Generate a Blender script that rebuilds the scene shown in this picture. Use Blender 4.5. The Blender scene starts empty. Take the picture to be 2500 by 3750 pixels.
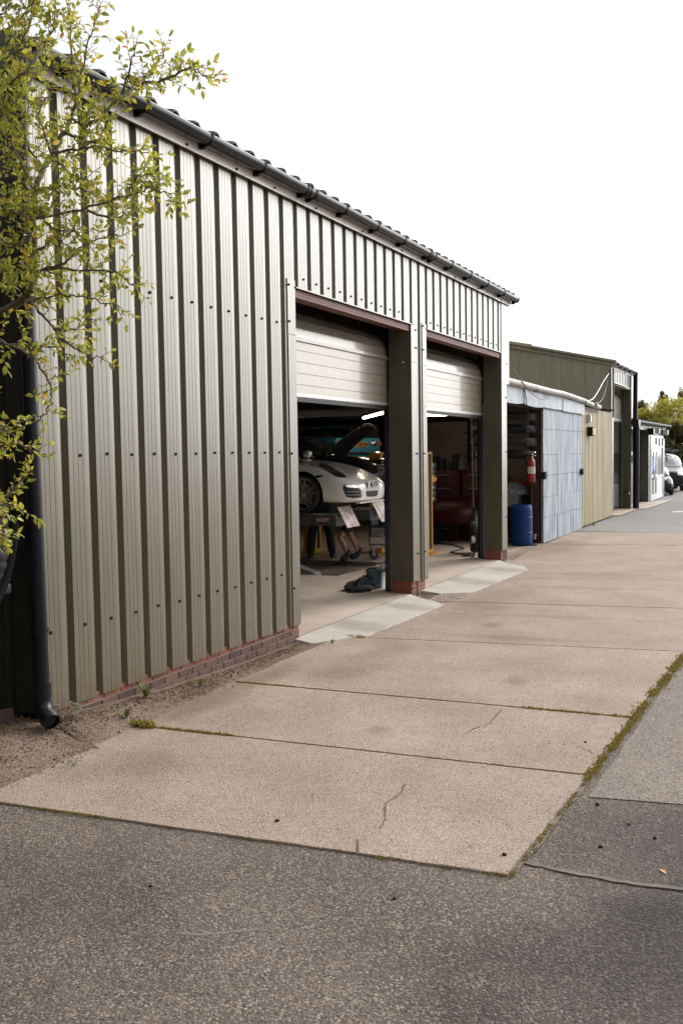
import bpy, bmesh, math, random
from math import sin, cos, pi, radians
from mathutils import Vector, Matrix, Quaternion, noise
from mathutils.bvhtree import BVHTree
random.seed(7)
S = bpy.context.scene
COL = S.collection

# ------------------------------------------------------------------ camera
cd = bpy.data.cameras.new('camera'); cam = bpy.data.objects.new('camera', cd); COL.objects.link(cam); S.camera = cam
cd.sensor_fit = 'VERTICAL'; cd.sensor_height = 36.0; cd.sensor_width = 24.0
cd.lens = 33.146; cd.clip_end = 600; cd.clip_start = 0.05
_y, _p, _r = radians(64.2122), radians(3.5512), radians(-0.8708)
fw = Vector((sin(_y)*cos(_p), cos(_y)*cos(_p), -sin(_p)))
r0 = Vector((cos(_y), -sin(_y), 0)); u0 = r0.cross(fw)
rt = r0*cos(_r) + u0*sin(_r); up = u0*cos(_r) - r0*sin(_r)
M = Matrix((rt, up, -fw)).transposed().to_4x4(); M.translation = Vector((0, -5.3333, 2.24))
cam.matrix_world = M
# ------------------------------------------------------------------ world, sun, exposure
SUN_AZ = radians(116)      # azimuth of the sun from +Y towards +X
SUN_EL = radians(31)
SKY_LO, SKY_HI, SKY_GLOW = 3.4, 8.7, 54.0
sd = Vector((sin(SUN_AZ)*cos(SUN_EL), cos(SUN_AZ)*cos(SUN_EL), sin(SUN_EL)))
W = bpy.data.worlds.new('World'); S.world = W; W.use_nodes = True
nt = W.node_tree; nt.nodes.clear()
N = nt.nodes.new; L = nt.links.new
out = N('ShaderNodeOutputWorld'); bg = N('ShaderNodeBackground'); L(bg.outputs[0], out.inputs[0])
sky = N('ShaderNodeTexSky'); sky.sky_type = 'NISHITA'; sky.sun_disc = False
sky.sun_elevation = SUN_EL; sky.sun_rotation = SUN_AZ
tc = N('ShaderNodeTexCoord')
nz = N('ShaderNodeTexNoise'); nz.inputs['Scale'].default_value = 1.6; nz.inputs['Detail'].default_value = 5
mp = N('ShaderNodeMapping'); mp.inputs['Scale'].default_value = (1, 1, 3); L(tc.outputs['Generated'], mp.inputs[0]); L(mp.outputs[0], nz.inputs['Vector'])
dt = N('ShaderNodeVectorMath'); dt.operation = 'DOT_PRODUCT'; L(tc.outputs['Generated'], dt.inputs[0]); dt.inputs[1].default_value = sd
mr = N('ShaderNodeMapRange'); mr.inputs[1].default_value = -0.7; mr.inputs[2].default_value = 0.7
mr.inputs[3].default_value = SKY_LO; mr.inputs[4].default_value = SKY_HI; L(dt.outputs['Value'], mr.inputs[0])   # cloud is brighter towards the hidden sun
mk = N('ShaderNodeMath'); mk.operation = 'MAXIMUM'; L(dt.outputs['Value'], mk.inputs[0]); mk.inputs[1].default_value = 0
pw = N('ShaderNodeMath'); pw.operation = 'POWER'; L(mk.outputs[0], pw.inputs[0]); pw.inputs[1].default_value = 9
gl = N('ShaderNodeMath'); gl.operation = 'MULTIPLY_ADD'; L(pw.outputs[0], gl.inputs[0]); gl.inputs[1].default_value = SKY_GLOW; L(mr.outputs[0], gl.inputs[2]); mr = gl
cl = N('ShaderNodeVectorMath'); cl.operation = 'SCALE'; cl.inputs[0].default_value = (0.99, 0.995, 1.0); L(mr.outputs[0], cl.inputs['Scale'])
cr = N('ShaderNodeMapRange'); cr.inputs[1].default_value = 0.3; cr.inputs[2].default_value = 0.7; cr.inputs[3].default_value = 0.88; cr.inputs[4].default_value = 0.99
L(nz.outputs['Fac'], cr.inputs[0])
mx = N('ShaderNodeMix'); mx.data_type = 'RGBA'; L(cr.outputs[0], mx.inputs['Factor']); L(sky.outputs[0], mx.inputs['A']); L(cl.outputs[0], mx.inputs['B'])
L(mx.outputs['Result'], bg.inputs['Color']); bg.inputs['Strength'].default_value = 0.1
sl = bpy.data.lights.new('sun', 'SUN'); so = bpy.data.objects.new('sun', sl); COL.objects.link(so)
sl.energy = 1.5; sl.angle = radians(26); sl.color = (1.0, 0.95, 0.87)
so.rotation_euler = (-sd).to_track_quat('-Z', 'Y').to_euler(); so.location = (20, -20, 30)
S.view_settings.view_transform = 'Standard'; S.view_settings.look = 'None'; S.view_settings.exposure = 0.36; S.view_settings.gamma = 1.0
S.render.engine = 'CYCLES'
S.cycles.max_bounces = 6; S.cycles.transparent_max_bounces = 6

# ------------------------------------------------------------------ materials
def mat(name, col, rough=0.6, metal=0.0, spec=0.5, coat=0.0, noise_amt=0.0, noise_scale=8.0, col2=None, bump=0.0, bump_scale=60.0,
        stretch=None, trans=0.0, emit=None, estr=0.0, rough_var=0.0, detail=6.0, lo=0.35, hi=0.65):
    m = bpy.data.materials.new(name); m.use_nodes = True
    t = m.node_tree; b = t.nodes['Principled BSDF']
    b.inputs['Base Color'].default_value = (*col, 1); b.inputs['Roughness'].default_value = rough
    b.inputs['Metallic'].default_value = metal; b.inputs['Specular IOR Level'].default_value = spec
    b.inputs['Coat Weight'].default_value = coat; b.inputs['Coat Roughness'].default_value = 0.05 if coat != .75 else .27; b.inputs['Coat IOR'].default_value = 1.5 if coat != .75 else 1.6
    if trans: b.inputs['Transmission Weight'].default_value = trans
    if emit: b.inputs['Emission Color'].default_value = (*emit, 1); b.inputs['Emission Strength'].default_value = estr
    g = t.nodes.new('ShaderNodeTexCoord'); src = g.outputs['Object']
    if stretch:
        q = t.nodes.new('ShaderNodeMapping'); q.inputs['Scale'].default_value = stretch; t.links.new(src, q.inputs[0]); src = q.outputs[0]
    if col2 is not None:
        n = t.nodes.new('ShaderNodeTexNoise'); n.inputs['Scale'].default_value = noise_scale; n.inputs['Detail'].default_value = detail
        t.links.new(src, n.inputs['Vector'])
        r = t.nodes.new('ShaderNodeMapRange'); r.inputs[1].default_value = lo; r.inputs[2].default_value = hi
        t.links.new(n.outputs['Fac'], r.inputs[0])
        x = t.nodes.new('ShaderNodeMix'); x.data_type = 'RGBA'; x.inputs['A'].default_value = (*col, 1); x.inputs['B'].default_value = (*col2, 1)
        t.links.new(r.outputs[0], x.inputs['Factor']); t.links.new(x.outputs['Result'], b.inputs['Base Color'])
        if rough_var:
            r2 = t.nodes.new('ShaderNodeMapRange'); r2.inputs[3].default_value = rough - rough_var; r2.inputs[4].default_value = rough + rough_var
            t.links.new(n.outputs['Fac'], r2.inputs[0]); t.links.new(r2.outputs[0], b.inputs['Roughness'])
    if bump:
        n2 = t.nodes.new('ShaderNodeTexNoise'); n2.inputs['Scale'].default_value = bump_scale; n2.inputs['Detail'].default_value = 4
        t.links.new(src, n2.inputs['Vector'])
        bp = t.nodes.new('ShaderNodeBump'); bp.inputs['Strength'].default_value = bump; bp.inputs['Distance'].default_value = 0.01
        t.links.new(n2.outputs['Fac'], bp.inputs['Height']); t.links.new(bp.outputs[0], b.inputs['Normal'])
    return m

def ground_mat(name, base, base2, stones, vscale, bump, big=((0.8, 0.8, 0.8), 0.35, 0.5), stain=None, rough=0.85, spec=0.3, CH=.55, bdist=.008):
    """aggregate surface: voronoi chips of several tones in a binder, with large soft stains"""
    m = bpy.data.materials.new(name); m.use_nodes = True; t = m.node_tree; b = t.nodes['Principled BSDF']
    Nn = t.nodes.new; Lk = t.links.new
    g = Nn('ShaderNodeNewGeometry'); pos = g.outputs['Position']
    v = Nn('ShaderNodeTexVoronoi'); v.inputs['Scale'].default_value = vscale; Lk(pos, v.inputs['Vector'])
    ramp = Nn('ShaderNodeValToRGB'); e = ramp.color_ramp; e.interpolation = 'CONSTANT'
    sep = Nn('ShaderNodeSeparateColor'); Lk(v.outputs['Color'], sep.inputs[0]); Lk(sep.outputs[0], ramp.inputs[0])
    while len(e.elements) < len(stones): e.elements.new(0.5)
    for i, (p, c) in enumerate(stones): e.elements[i].position = p; e.elements[i].color = (*c, 1)
    n = Nn('ShaderNodeTexNoise'); n.inputs['Scale'].default_value = 1.1; n.inputs['Detail'].default_value = 8; n.inputs['Roughness'].default_value = .62; Lk(pos, n.inputs['Vector'])
    r = Nn('ShaderNodeMapRange'); r.inputs[1].default_value = .34; r.inputs[2].default_value = .66; Lk(n.outputs['Fac'], r.inputs[0])
    x = Nn('ShaderNodeMix'); x.data_type = 'RGBA'; x.inputs['A'].default_value = (*base, 1); x.inputs['B'].default_value = (*base2, 1); Lk(r.outputs[0], x.inputs['Factor'])
    # chips over binder: distance to cell edge decides
    ed = Nn('ShaderNodeMapRange'); ed.inputs[1].default_value = .46; ed.inputs[2].default_value = .66; ed.inputs[3].default_value = 1; ed.inputs[4].default_value = 0; Lk(v.outputs['Distance'], ed.inputs[0])
    n3 = Nn('ShaderNodeTexNoise'); n3.inputs['Scale'].default_value = 9; n3.inputs['Detail'].default_value = 5; Lk(pos, n3.inputs['Vector'])
    r3 = Nn('ShaderNodeMapRange'); r3.inputs[1].default_value = .35; r3.inputs[2].default_value = .62; r3.inputs[3].default_value = CH; r3.inputs[4].default_value = 1; Lk(n3.outputs['Fac'], r3.inputs[0])
    mu = Nn('ShaderNodeMath'); mu.operation = 'MULTIPLY'; Lk(ed.outputs[0], mu.inputs[0]); Lk(r3.outputs[0], mu.inputs[1])
    x2 = Nn('ShaderNodeMix'); x2.data_type = 'RGBA'; Lk(mu.outputs[0], x2.inputs['Factor']); Lk(x.outputs['Result'], x2.inputs['A']); Lk(ramp.outputs[0], x2.inputs['B'])
    colr = x2.outputs['Result']
    n4 = Nn('ShaderNodeTexNoise'); n4.inputs['Scale'].default_value = big[1]; n4.inputs['Detail'].default_value = 4; Lk(pos, n4.inputs['Vector'])
    r4 = Nn('ShaderNodeMapRange'); r4.inputs[1].default_value = .4; r4.inputs[2].default_value = .65; r4.inputs[3].default_value = 0; r4.inputs[4].default_value = big[2]; Lk(n4.outputs['Fac'], r4.inputs[0])
    x3 = Nn('ShaderNodeMix'); x3.data_type = 'RGBA'; x3.blend_type = 'MULTIPLY'; Lk(r4.outputs[0], x3.inputs['Factor']); Lk(colr, x3.inputs['A']); x3.inputs['B'].default_value = (*big[0], 1)
    colr = x3.outputs['Result']
    for (cx, cy, rx, ry, rot, scol, amt) in (stain or []):      # oil and tyre stains that belong to the surface
        mpn = Nn('ShaderNodeMapping'); mpn.vector_type = 'TEXTURE'; mpn.inputs['Location'].default_value = (cx, cy, 0); mpn.inputs['Rotation'].default_value = (0, 0, rot); mpn.inputs['Scale'].default_value = (rx, ry, 1)
        Lk(pos, mpn.inputs[0])
        ln = Nn('ShaderNodeVectorMath'); ln.operation = 'LENGTH'; Lk(mpn.outputs[0], ln.inputs[0])
        ad = Nn('ShaderNodeMath'); ad.operation = 'MULTIPLY_ADD'; Lk(n.outputs['Fac'], ad.inputs[0]); ad.inputs[1].default_value = 1.2; Lk(ln.outputs['Value'], ad.inputs[2])
        rr = Nn('ShaderNodeMapRange'); rr.interpolation_type = 'SMOOTHSTEP'; rr.inputs[1].default_value = .9; rr.inputs[2].default_value = 1.75; rr.inputs[3].default_value = amt; rr.inputs[4].default_value = 0; Lk(ad.outputs[0], rr.inputs[0])
        x4 = Nn('ShaderNodeMix'); x4.data_type = 'RGBA'; x4.blend_type = 'MULTIPLY'; Lk(rr.outputs[0], x4.inputs['Factor']); Lk(colr, x4.inputs['A']); x4.inputs['B'].default_value = (*scol, 1)
        colr = x4.outputs['Result']
    Lk(colr, b.inputs['Base Color']); b.inputs['Roughness'].default_value = rough; b.inputs['Specular IOR Level'].default_value = spec
    bp = Nn('ShaderNodeBump'); bp.inputs['Strength'].default_value = bump; bp.inputs['Distance'].default_value = bdist
    n5 = Nn('ShaderNodeTexNoise'); n5.inputs['Scale'].default_value = vscale*2.2; n5.inputs['Detail'].default_value = 3; Lk(pos, n5.inputs['Vector'])
    ha = Nn('ShaderNodeMath'); ha.operation = 'SUBTRACT'; Lk(n5.outputs['Fac'], ha.inputs[0]); Lk(v.outputs['Distance'], ha.inputs[1])
    Lk(ha.outputs[0], bp.inputs['Height']); Lk(bp.outputs[0], b.inputs['Normal'])
    return m

m_olive = mat('olive coated steel', (.112, .099, .064), .33, .25, .6, .75, col2=(.132, .117, .078), noise_scale=3, stretch=(6, 6, .5), bump=.10, bump_scale=1.6, rough_var=.05)
m_trim = mat('olive folded trim', (.115, .102, .067), .33, .25, .6, .75, col2=(.132, .118, .08), noise_scale=2, stretch=(3, 3, .6), bump=.02, bump_scale=3)
m_olive_dull = mat('weathered olive steel', (.076, .071, .046), .5, .1, .4, col2=(.092, .086, .058), noise_scale=2.5, stretch=(4, 4, .6))
m_fascia = mat('pale fascia', (.72, .67, .635), .3, 0, .6, .3, col2=(.62, .57, .54), noise_scale=3, stretch=(.6, 1, 6))
m_gutter = mat('black pvc', (.009, .010, .013), .17, 0, .42, 0, col2=(.02, .021, .024), noise_scale=4, rough_var=.06)
m_pipe = mat('dark blue black pvc', (.006, .007, .012), .30, 0, .3)
m_roofing = mat('fibre cement roofing', (.075, .062, .052), .9, col2=(.11, .075, .055), noise_scale=12, bump=.4, bump_scale=40)
m_lintel = mat('red oxide timber', (.17, .062, .045), .6, col2=(.12, .045, .034), noise_scale=4, stretch=(.4, 3, 3))
m_door = mat('grey sectional door', (.31, .275, .22), .25, .15, .5, .4, col2=(.34, .305, .25), noise_scale=4, stretch=(1, 1, 3), bump=.05, bump_scale=60, rough_var=.06)
m_rail = mat('white aluminium rail', (.62, .61, .60), .35, .3, .5, col2=(.5, .48, .46), noise_scale=8)
m_rubber = mat('dark rubber', (.03, .028, .027), .6)
m_track = mat('dark galvanised track', (.075, .085, .10), .4, .6, .5, col2=(.045, .05, .06), noise_scale=5, stretch=(2, 2, .5))
m_galv = mat('galvanised steel', (.30, .31, .33), .45, .6, .5, col2=(.2, .2, .21), noise_scale=10)
m_screw = mat('screw cap', (.012, .012, .011), .7, 0, .15)
m_black = mat('matt black', (.010, .010, .010), .65, 0, .25)
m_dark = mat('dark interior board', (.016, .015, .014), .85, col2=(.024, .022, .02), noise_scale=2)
m_cream = mat('cream wall panel', (.25, .225, .19), .8, col2=(.19, .165, .14), noise_scale=1.5)
m_tin = mat('blue grey painted tin', (.165, .20, .245), .55, .0, .3, col2=(.36, .395, .435), noise_scale=2.6, stretch=(2.5, 1, .45), bump=.12, bump_scale=3, rough_var=.08, detail=9)
m_tin2 = mat('pale flashing tin', (.30, .33, .37), .5, .1, .4, col2=(.42, .45, .49), noise_scale=1.6, stretch=(2, 1, .8), bump=.25, bump_scale=2.5, detail=8)
m_gable = mat('pale olive gable steel', (.37, .35, .26), .6, 0, .4, col2=(.31, .295, .22), noise_scale=2, stretch=(4, 4, .6))  # lighter olive than the front steel, used on the far gable
m_gabledark = mat('shade darkened gable steel', (.022, .021, .017), .5, .05, .4)  # olive steel; the deep shade on this gable is put into the colour
m_creamclad = mat('cream corrugated steel', (.47, .40, .27), .5, .05, .5, col2=(.36, .30, .185), noise_scale=1.4, stretch=(3, 3, .5), detail=8)
m_maroon = mat('maroon door frame', (.06, .018, .016), .5, col2=(.035, .012, .011), noise_scale=5)
m_whitepipe = mat('dirty white pipe', (.50, .49, .47), .6, 0, .3, col2=(.33, .31, .285), noise_scale=3, detail=8)
m_white = mat('white upvc', (.74, .76, .80), .35, col2=(.68, .70, .74), noise_scale=3)
m_offwhite = mat('off white paint', (.55, .54, .52), .6, col2=(.48, .47, .45), noise_scale=3)
m_glass = mat('dark window glass', (.03, .035, .04), .05, 0, .8)
m_brownglass = mat('dusty window glass', (.10, .10, .10), .12, 0, .7)
m_tyre = mat('tyre rubber', (.016, .016, .017), .75)
m_alloy = mat('silver alloy', (.62, .61, .60), .28, .75, .5)
m_chrome = mat('chrome', (.75, .75, .76), .08, 1)
m_yellow = mat('yellow lift paint', (.62, .31, .03), .5, col2=(.50, .24, .02), noise_scale=3)
m_greypaint = mat('grey lift paint', (.085, .088, .095), .45, col2=(.06, .062, .066), noise_scale=4)
m_greylight = mat('light grey lift paint', (.30, .30, .31), .5, col2=(.20, .20, .205), noise_scale=5)
m_skin = mat('skin', (.50, .27, .18), .5, col2=(.42, .21, .14), noise_scale=14)
m_cloth = mat('black work cloth', (.018, .018, .02), .9, col2=(.03, .03, .033), noise_scale=20, bump=.3, bump_scale=18)
m_boot = mat('black boot leather', (.016, .015, .015), .5)
m_hair = mat('brown hair', (.04, .025, .015), .8)
m_letter = mat('black lettering', (.012, .012, .012), .5)
m_red = mat('red paint', (.26, .014, .010), .4, coat=.1)
m_moss = mat('moss', (.10, .095, .02), .95, col2=(.13, .085, .03), noise_scale=14, bump=.8, bump_scale=120)
m_litter = mat('dead leaf litter', (.11, .06, .035), .95, col2=(.19, .12, .075), noise_scale=40, bump=.7, bump_scale=90)

# ------------------------------------------------------------------ mesh helpers
class MB:
    def __init__(s): s.v = []; s.f = []
    def add(s, vs, fs):
        o = len(s.v); s.v += [tuple(v) for v in vs]; s.f += [tuple(i+o for i in f) for f in fs]; return s
    def box(s, x0, x1, y0, y1, z0, z1, m=None):
        vs = [Vector((x, y, z)) for x in (x0, x1) for y in (y0, y1) for z in (z0, z1)]
        if m is not None: vs = [m @ v for v in vs]
        return s.add(vs, [(0,1,3,2),(4,6,7,5),(0,4,5,1),(2,3,7,6),(0,2,6,4),(1,5,7,3)])
    def quad(s, a, b, c, d): return s.add([a, b, c, d], [(0,1,2,3)])
    def prism(s, poly, vec):            # poly: list of 3D points, extruded by vec
        n = len(poly); vec = Vector(vec)
        return s.add([Vector(p) for p in poly] + [Vector(p)+vec for p in poly], [tuple(range(n))[::-1], tuple(range(n, 2*n))] + [(i, (i+1) % n, n+(i+1) % n, n+i) for i in range(n)])
    def strip(s, rows, close=False):    # rows: list of equal-length point lists
        n = len(rows[0]); o = []
        for r in rows: o += r
        fs = []
        for j in range(len(rows)-1):
            for i in range(n if close else n-1):
                k = (i+1) % n; fs.append((j*n+i, j*n+k, (j+1)*n+k, (j+1)*n+i))
        return s.add(o, fs)
    def tube(s, pts, r, n=10, cap=True):
        pts = [Vector(p) for p in pts]; rs = r if isinstance(r, (list, tuple)) else [r]*len(pts)
        rows = []; ref = None
        for i, p in enumerate(pts):
            d = (pts[min(i+1, len(pts)-1)] - pts[max(i-1, 0)]).normalized()
            if ref is None or abs(ref.dot(d)) > .95: ref = Vector((0, 0, 1)) if abs(d.z) < .9 else Vector((1, 0, 0))
            a = d.cross(ref).normalized(); b = a.cross(d).normalized(); ref = b
            rows.append([p + (a*cos(2*pi*k/n) + b*sin(2*pi*k/n))*rs[i] for k in range(n)])
        o = len(s.v); s.strip(rows, True)
        if cap: s.f.append(tuple(range(o, o+n))[::-1]); s.f.append(tuple(range(o+(len(pts)-1)*n, o+len(pts)*n)))
        return s
    def lathe(s, prof, m=None, n=28, cap=False):     # prof: (r, h) along local z
        rows = [[Vector((r*cos(2*pi*k/n), r*sin(2*pi*k/n), h)) for k in range(n)] for r, h in prof]
        if m is not None: rows = [[m @ v for v in row] for row in rows]
        o = len(s.v); s.strip(rows, True)
        if cap: s.f.append(tuple(range(o, o+n))[::-1]); s.f.append(tuple(range(o+(len(prof)-1)*n, o+len(prof)*n)))
        return s
    def mesh(s, name):
        me = bpy.data.meshes.new(name); me.from_pydata(s.v, [], s.f); me.update(); return me
    def build(s, name, m, parent=None, smooth=False, bevel=0.0, loc=None, normals=True, seg=2):
        me = s.mesh(name)
        if normals or bevel:
            bm = bmesh.new(); bm.from_mesh(me)
            if normals: bmesh.ops.recalc_face_normals(bm, faces=bm.faces)
            if bevel:
                es = [e for e in bm.edges if len(e.link_faces) == 2 and e.calc_face_angle(0) > .6]
                bmesh.ops.bevel(bm, geom=es, offset=bevel, segments=seg, affect='EDGES', clamp_overlap=True)
            bm.to_mesh(me); bm.free()
        return link(name, me, m, parent, smooth, loc)
def link(name, me, m, parent=None, smooth=False, loc=None):
    if m is not None and not me.materials: me.materials.append(m)
    if smooth:
        me.polygons.foreach_set('use_smooth', [True]*len(me.polygons))
        try: me.set_sharp_from_angle(angle=radians(smooth if smooth is not True else 40))
        except Exception: pass
    o = bpy.data.objects.new(name, me); COL.objects.link(o)
    if parent is not None: o.parent = parent
    if loc: o.location = loc
    return o
def tag(o, label=None, cat=None, group=None, kind=None):
    if label: o['label'] = label
    if cat: o['category'] = cat
    if group: o['group'] = group
    if kind: o['kind'] = kind
    return o
def empty(name, loc=(0, 0, 0), rz=0, label=None, cat=None, group=None):
    o = bpy.data.objects.new(name, None); COL.objects.link(o); o.location = loc; o.rotation_euler.z = rz; o.empty_display_size = .2
    return tag(o, label, cat, group)
def children(o): return [c for c in bpy.data.objects if c.parent is o]
def copy_tree(o, parent=None):
    c = o.copy(); COL.objects.link(c)
    if parent is not None: c.parent = parent
    for k in children(o): copy_tree(k, c)
    return c
def evaluated(o, drop=True):
    dg = bpy.context.evaluated_depsgraph_get(); me = bpy.data.meshes.new_from_object(o.evaluated_get(dg))
    return me
def text(name, body, size, m, parent, loc, rot, depth=.002, sx=1.0, align='CENTER'):
    c = bpy.data.curves.new(name, 'FONT'); c.body = body; c.size = size; c.extrude = depth; c.align_x = align; c.align_y = 'CENTER'; c.offset = size*.012
    t = bpy.data.objects.new(name, c); COL.objects.link(t); me = evaluated(t); bpy.data.objects.remove(t); bpy.data.curves.remove(c)
    o = link(name, me, m, parent); o.location = loc; o.rotation_euler = rot; o.scale = (sx, 1, 1); return o
def smoothpath(pts, n=6):
    P = [Vector(p) for p in pts]; o = []
    for i in range(len(P)-1):
        a, b, c, d = P[max(i-1, 0)], P[i], P[i+1], P[min(i+2, len(P)-1)]
        for k in range(n):
            t = k/n
            o.append(.5*((2*b) + (c-a)*t + (2*a-5*b+4*c-d)*t*t + (3*b-a-3*c+d)*t**3))
    o.append(P[-1]); return o

def island_mat(name, cols, rough=.8, spec=.3, bump=0.0, bscale=60, trans=0.0, rnd=True):
    """colour picked per loose piece (brick, leaf), for surfaces made of many small pieces"""
    m = bpy.data.materials.new(name); m.use_nodes = True; t = m.node_tree; b = t.nodes['Principled BSDF']
    g = t.nodes.new('ShaderNodeNewGeometry'); r = t.nodes.new('ShaderNodeValToRGB'); e = r.color_ramp
    while len(e.elements) < len(cols): e.elements.new(.5)
    for i, (p, c) in enumerate(cols): e.elements[i].position = p; e.elements[i].color = (*c, 1)
    t.links.new(g.outputs['Random Per Island'], r.inputs[0]); b.inputs['Roughness'].default_value = rough; b.inputs['Specular IOR Level'].default_value = spec
    n = t.nodes.new('ShaderNodeTexNoise'); n.inputs['Scale'].default_value = bscale; n.inputs['Detail'].default_value = 5; t.links.new(g.outputs['Position'], n.inputs['Vector'])
    x = t.nodes.new('ShaderNodeMix'); x.data_type = 'RGBA'; x.blend_type = 'MULTIPLY'; x.inputs['Factor'].default_value = .6
    rr = t.nodes.new('ShaderNodeMapRange'); rr.inputs[1].default_value = .3; rr.inputs[2].default_value = .7; rr.inputs[3].default_value = .6; rr.inputs[4].default_value = 1.25
    t.links.new(n.outputs['Fac'], rr.inputs[0]); t.links.new(r.outputs[0], x.inputs['A']); t.links.new(rr.outputs[0], x.inputs['B']); t.links.new(x.outputs['Result'], b.inputs['Base Color'])
    if bump:
        bp = t.nodes.new('ShaderNodeBump'); bp.inputs['Strength'].default_value = bump; bp.inputs['Distance'].default_value = .008
        t.links.new(n.outputs['Fac'], bp.inputs['Height']); t.links.new(bp.outputs[0], b.inputs['Normal'])
    if trans:
        tr = t.nodes.new('ShaderNodeBsdfTranslucent'); ms = t.nodes.new('ShaderNodeMixShader'); ms.inputs[0].default_value = trans
        t.links.new(x.outputs['Result'], tr.inputs['Color']); t.links.new(b.outputs[0], ms.inputs[1]); t.links.new(tr.outputs[0], ms.inputs[2])
        t.links.new(ms.outputs[0], t.nodes['Material Output'].inputs['Surface'])
    return m
m_brick = island_mat('red brick', [(0, (.20, .08, .052)), (.35, (.25, .105, .07)), (.6, (.17, .07, .05)), (.8, (.14, .068, .052)), (1, (.23, .115, .085))], .85, .2, .5, 30)
m_brickdark = island_mat('purple grey brick', [(0, (.10, .062, .055)), (.4, (.14, .08, .068)), (.7, (.075, .052, .048)), (1, (.17, .09, .07))], .85, .2, .5, 30)
m_mortar = mat('mortar', (.30, .24, .20), .95, bump=.5, bump_scale=80)
m_redfloor = mat('red painted post foot', (.20, .055, .035), .6)

# ------------------------------------------------------------------ ground
TAR = [(0, (.19, .15, .12)), (.2, (.09, .076, .066)), (.40, (.25, .20, .16)), (.55, (.055, .048, .045)), (.68, (.34, .285, .235)), (.82, (.13, .108, .092)), (.92, (.30, .19, .125))]
m_tar = ground_mat('coarse tarmac', (.10, .079, .065), (.15, .12, .10), TAR, 74, .8, big=((.60, .60, .62), .5, .85),
    stain=[(5.45, -4.95, 1.35, .95, .1, (.50, .50, .53), .85), (4.35, -4.7, .5, 1.3, .9, (.42, .43, .47), .8), (4.0, -5.2, .5, 1.2, .6, (.5, .51, .55), .7), (3.55, -1.2, .6, 1.6, .15, (.65, .65, .68), .6)])
m_fartar = ground_mat('smooth grey tarmac', (.19, .18, .172), (.23, .217, .205), [(0, (.22, .21, .20)), (.4, (.16, .15, .145)), (.7, (.27, .25, .24)), (.9, (.2, .17, .15))], 90, .3, big=((.75, .75, .76), .18, .5))
CON = [(0, (.30, .225, .175)), (.22, (.19, .14, .11)), (.42, (.40, .32, .265)), (.58, (.125, .092, .074)), (.70, (.50, .425, .36)), (.84, (.26, .195, .15)), (.93, (.37, .21, .13))]
m_con = ground_mat('brushed aggregate concrete', (.305, .228, .182), (.45, .355, .292), CON, 115, .8, big=((.80, .78, .76), .5, .4),
    stain=[(5.3, -1.0, .7, .6, 0, (.75, .7, .66), .6), (9.0, -1.2, 1.6, .4, .1, (.72, .68, .65), .6), (13.4, -1.2, 2.4, .5, .05, (.75, .70, .67), .6), (7.4, -.5, 1.7, .25, 0, (.6, .52, .47), .7), (21.5, -.3, 3, .7, 0, (.75, .66, .6), .7),
    (10.95, -2.2, .16, 1.7, .12, (.72, .69, .67), .6), (12.55, -2.3, .16, 1.6, .14, (.74, .71, .69), .55), (15.4, -2.2, .18, 1.7, .15, (.74, .71, .69), .55), (17.2, -2.2, .18, 1.7, .16, (.74, .71, .69), .5), (6.9, -2.3, .16, .13, 0, (.6, .55, .52), .6), (8.9, -2.9, .2, .14, .4, (.62, .58, .55), .6), (11.7, -1.8, .26, .16, 0, (.55, .5, .48), .6)])
m_patch = ground_mat('worn pale tarmac', (.165, .138, .118), (.22, .185, .16), TAR, 80, .6, big=((.8, .8, .8), .6, .5))
m_apron = ground_mat('pale concrete apron', (.50, .46, .42), (.40, .355, .31), [(0, (.5, .46, .42)), (.5, (.44, .39, .35)), (.8, (.56, .53, .5))], 160, .4, big=((.72, .68, .64), 1.2, .6), stain=[(10.9, -.3, .35, .6, 0, (.6, .56, .53), .6), (12.5, -.35, .3, .6, 0, (.62, .58, .55), .55), (15.4, -.4, .4, .6, 0, (.62, .58, .55), .55), (17.1, -.4, .35, .6, 0, (.62, .58, .55), .5)])
m_floor = ground_mat('painted concrete floor', (.58, .48, .40), (.46, .375, .31), [(0, (.56, .46, .385)), (.5, (.51, .42, .35)), (.8, (.43, .35, .29))], 90, .06, big=((.66, .6, .55), .9, .7), rough=.55, spec=.4)
m_soil = ground_mat('gritty soil', (.14, .092, .066), (.22, .16, .122), [(0, (.2, .15, .115)), (.3, (.09, .06, .045)), (.6, (.29, .23, .185)), (.85, (.14, .075, .045))], 85, .9, big=((.6, .55, .5), 1.5, .7))
m_tarseam = mat('brown tar seam', (.17, .13, .102), .95, col2=(.115, .09, .072), noise_scale=8, bump=.6, bump_scale=50)
m_joint = mat('dirty joint', (.055, .042, .028), .95, col2=(.17, .135, .06), noise_scale=9, bump=.5, bump_scale=60)

MB().quad((-200, -260, -.03), (300, -260, -.03), (300, 260, -.03), (-200, 260, -.03)).build('ground', m_soil)['kind'] = 'structure'
def sheet(name, poly, z, m): 
    o = MB().add([(x, y, z) for x, y in poly], [tuple(range(len(poly)))]).build(name, m); o['kind'] = 'structure'; return o
def jag(poly, step=.25, amp=.006, seed=1):
    rnd = random.Random(seed); o = []
    for i, a in enumerate(poly):
        b = poly[(i+1) % len(poly)]; d = math.hypot(b[0]-a[0], b[1]-a[1]); n = max(1, int(d/step)); o.append(a)
        for k in range(1, n):
            t = k/n; o.append((a[0]+(b[0]-a[0])*t+rnd.uniform(-amp, amp), a[1]+(b[1]-a[1])*t+rnd.uniform(-amp, amp)))
    return o
sheet('tarmac_yard', [(-30, -60), (26.2, -60), (26.2, .1), (5.4, .1), (5.4, 14), (-30, 14)], -.014, m_tar)
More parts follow.
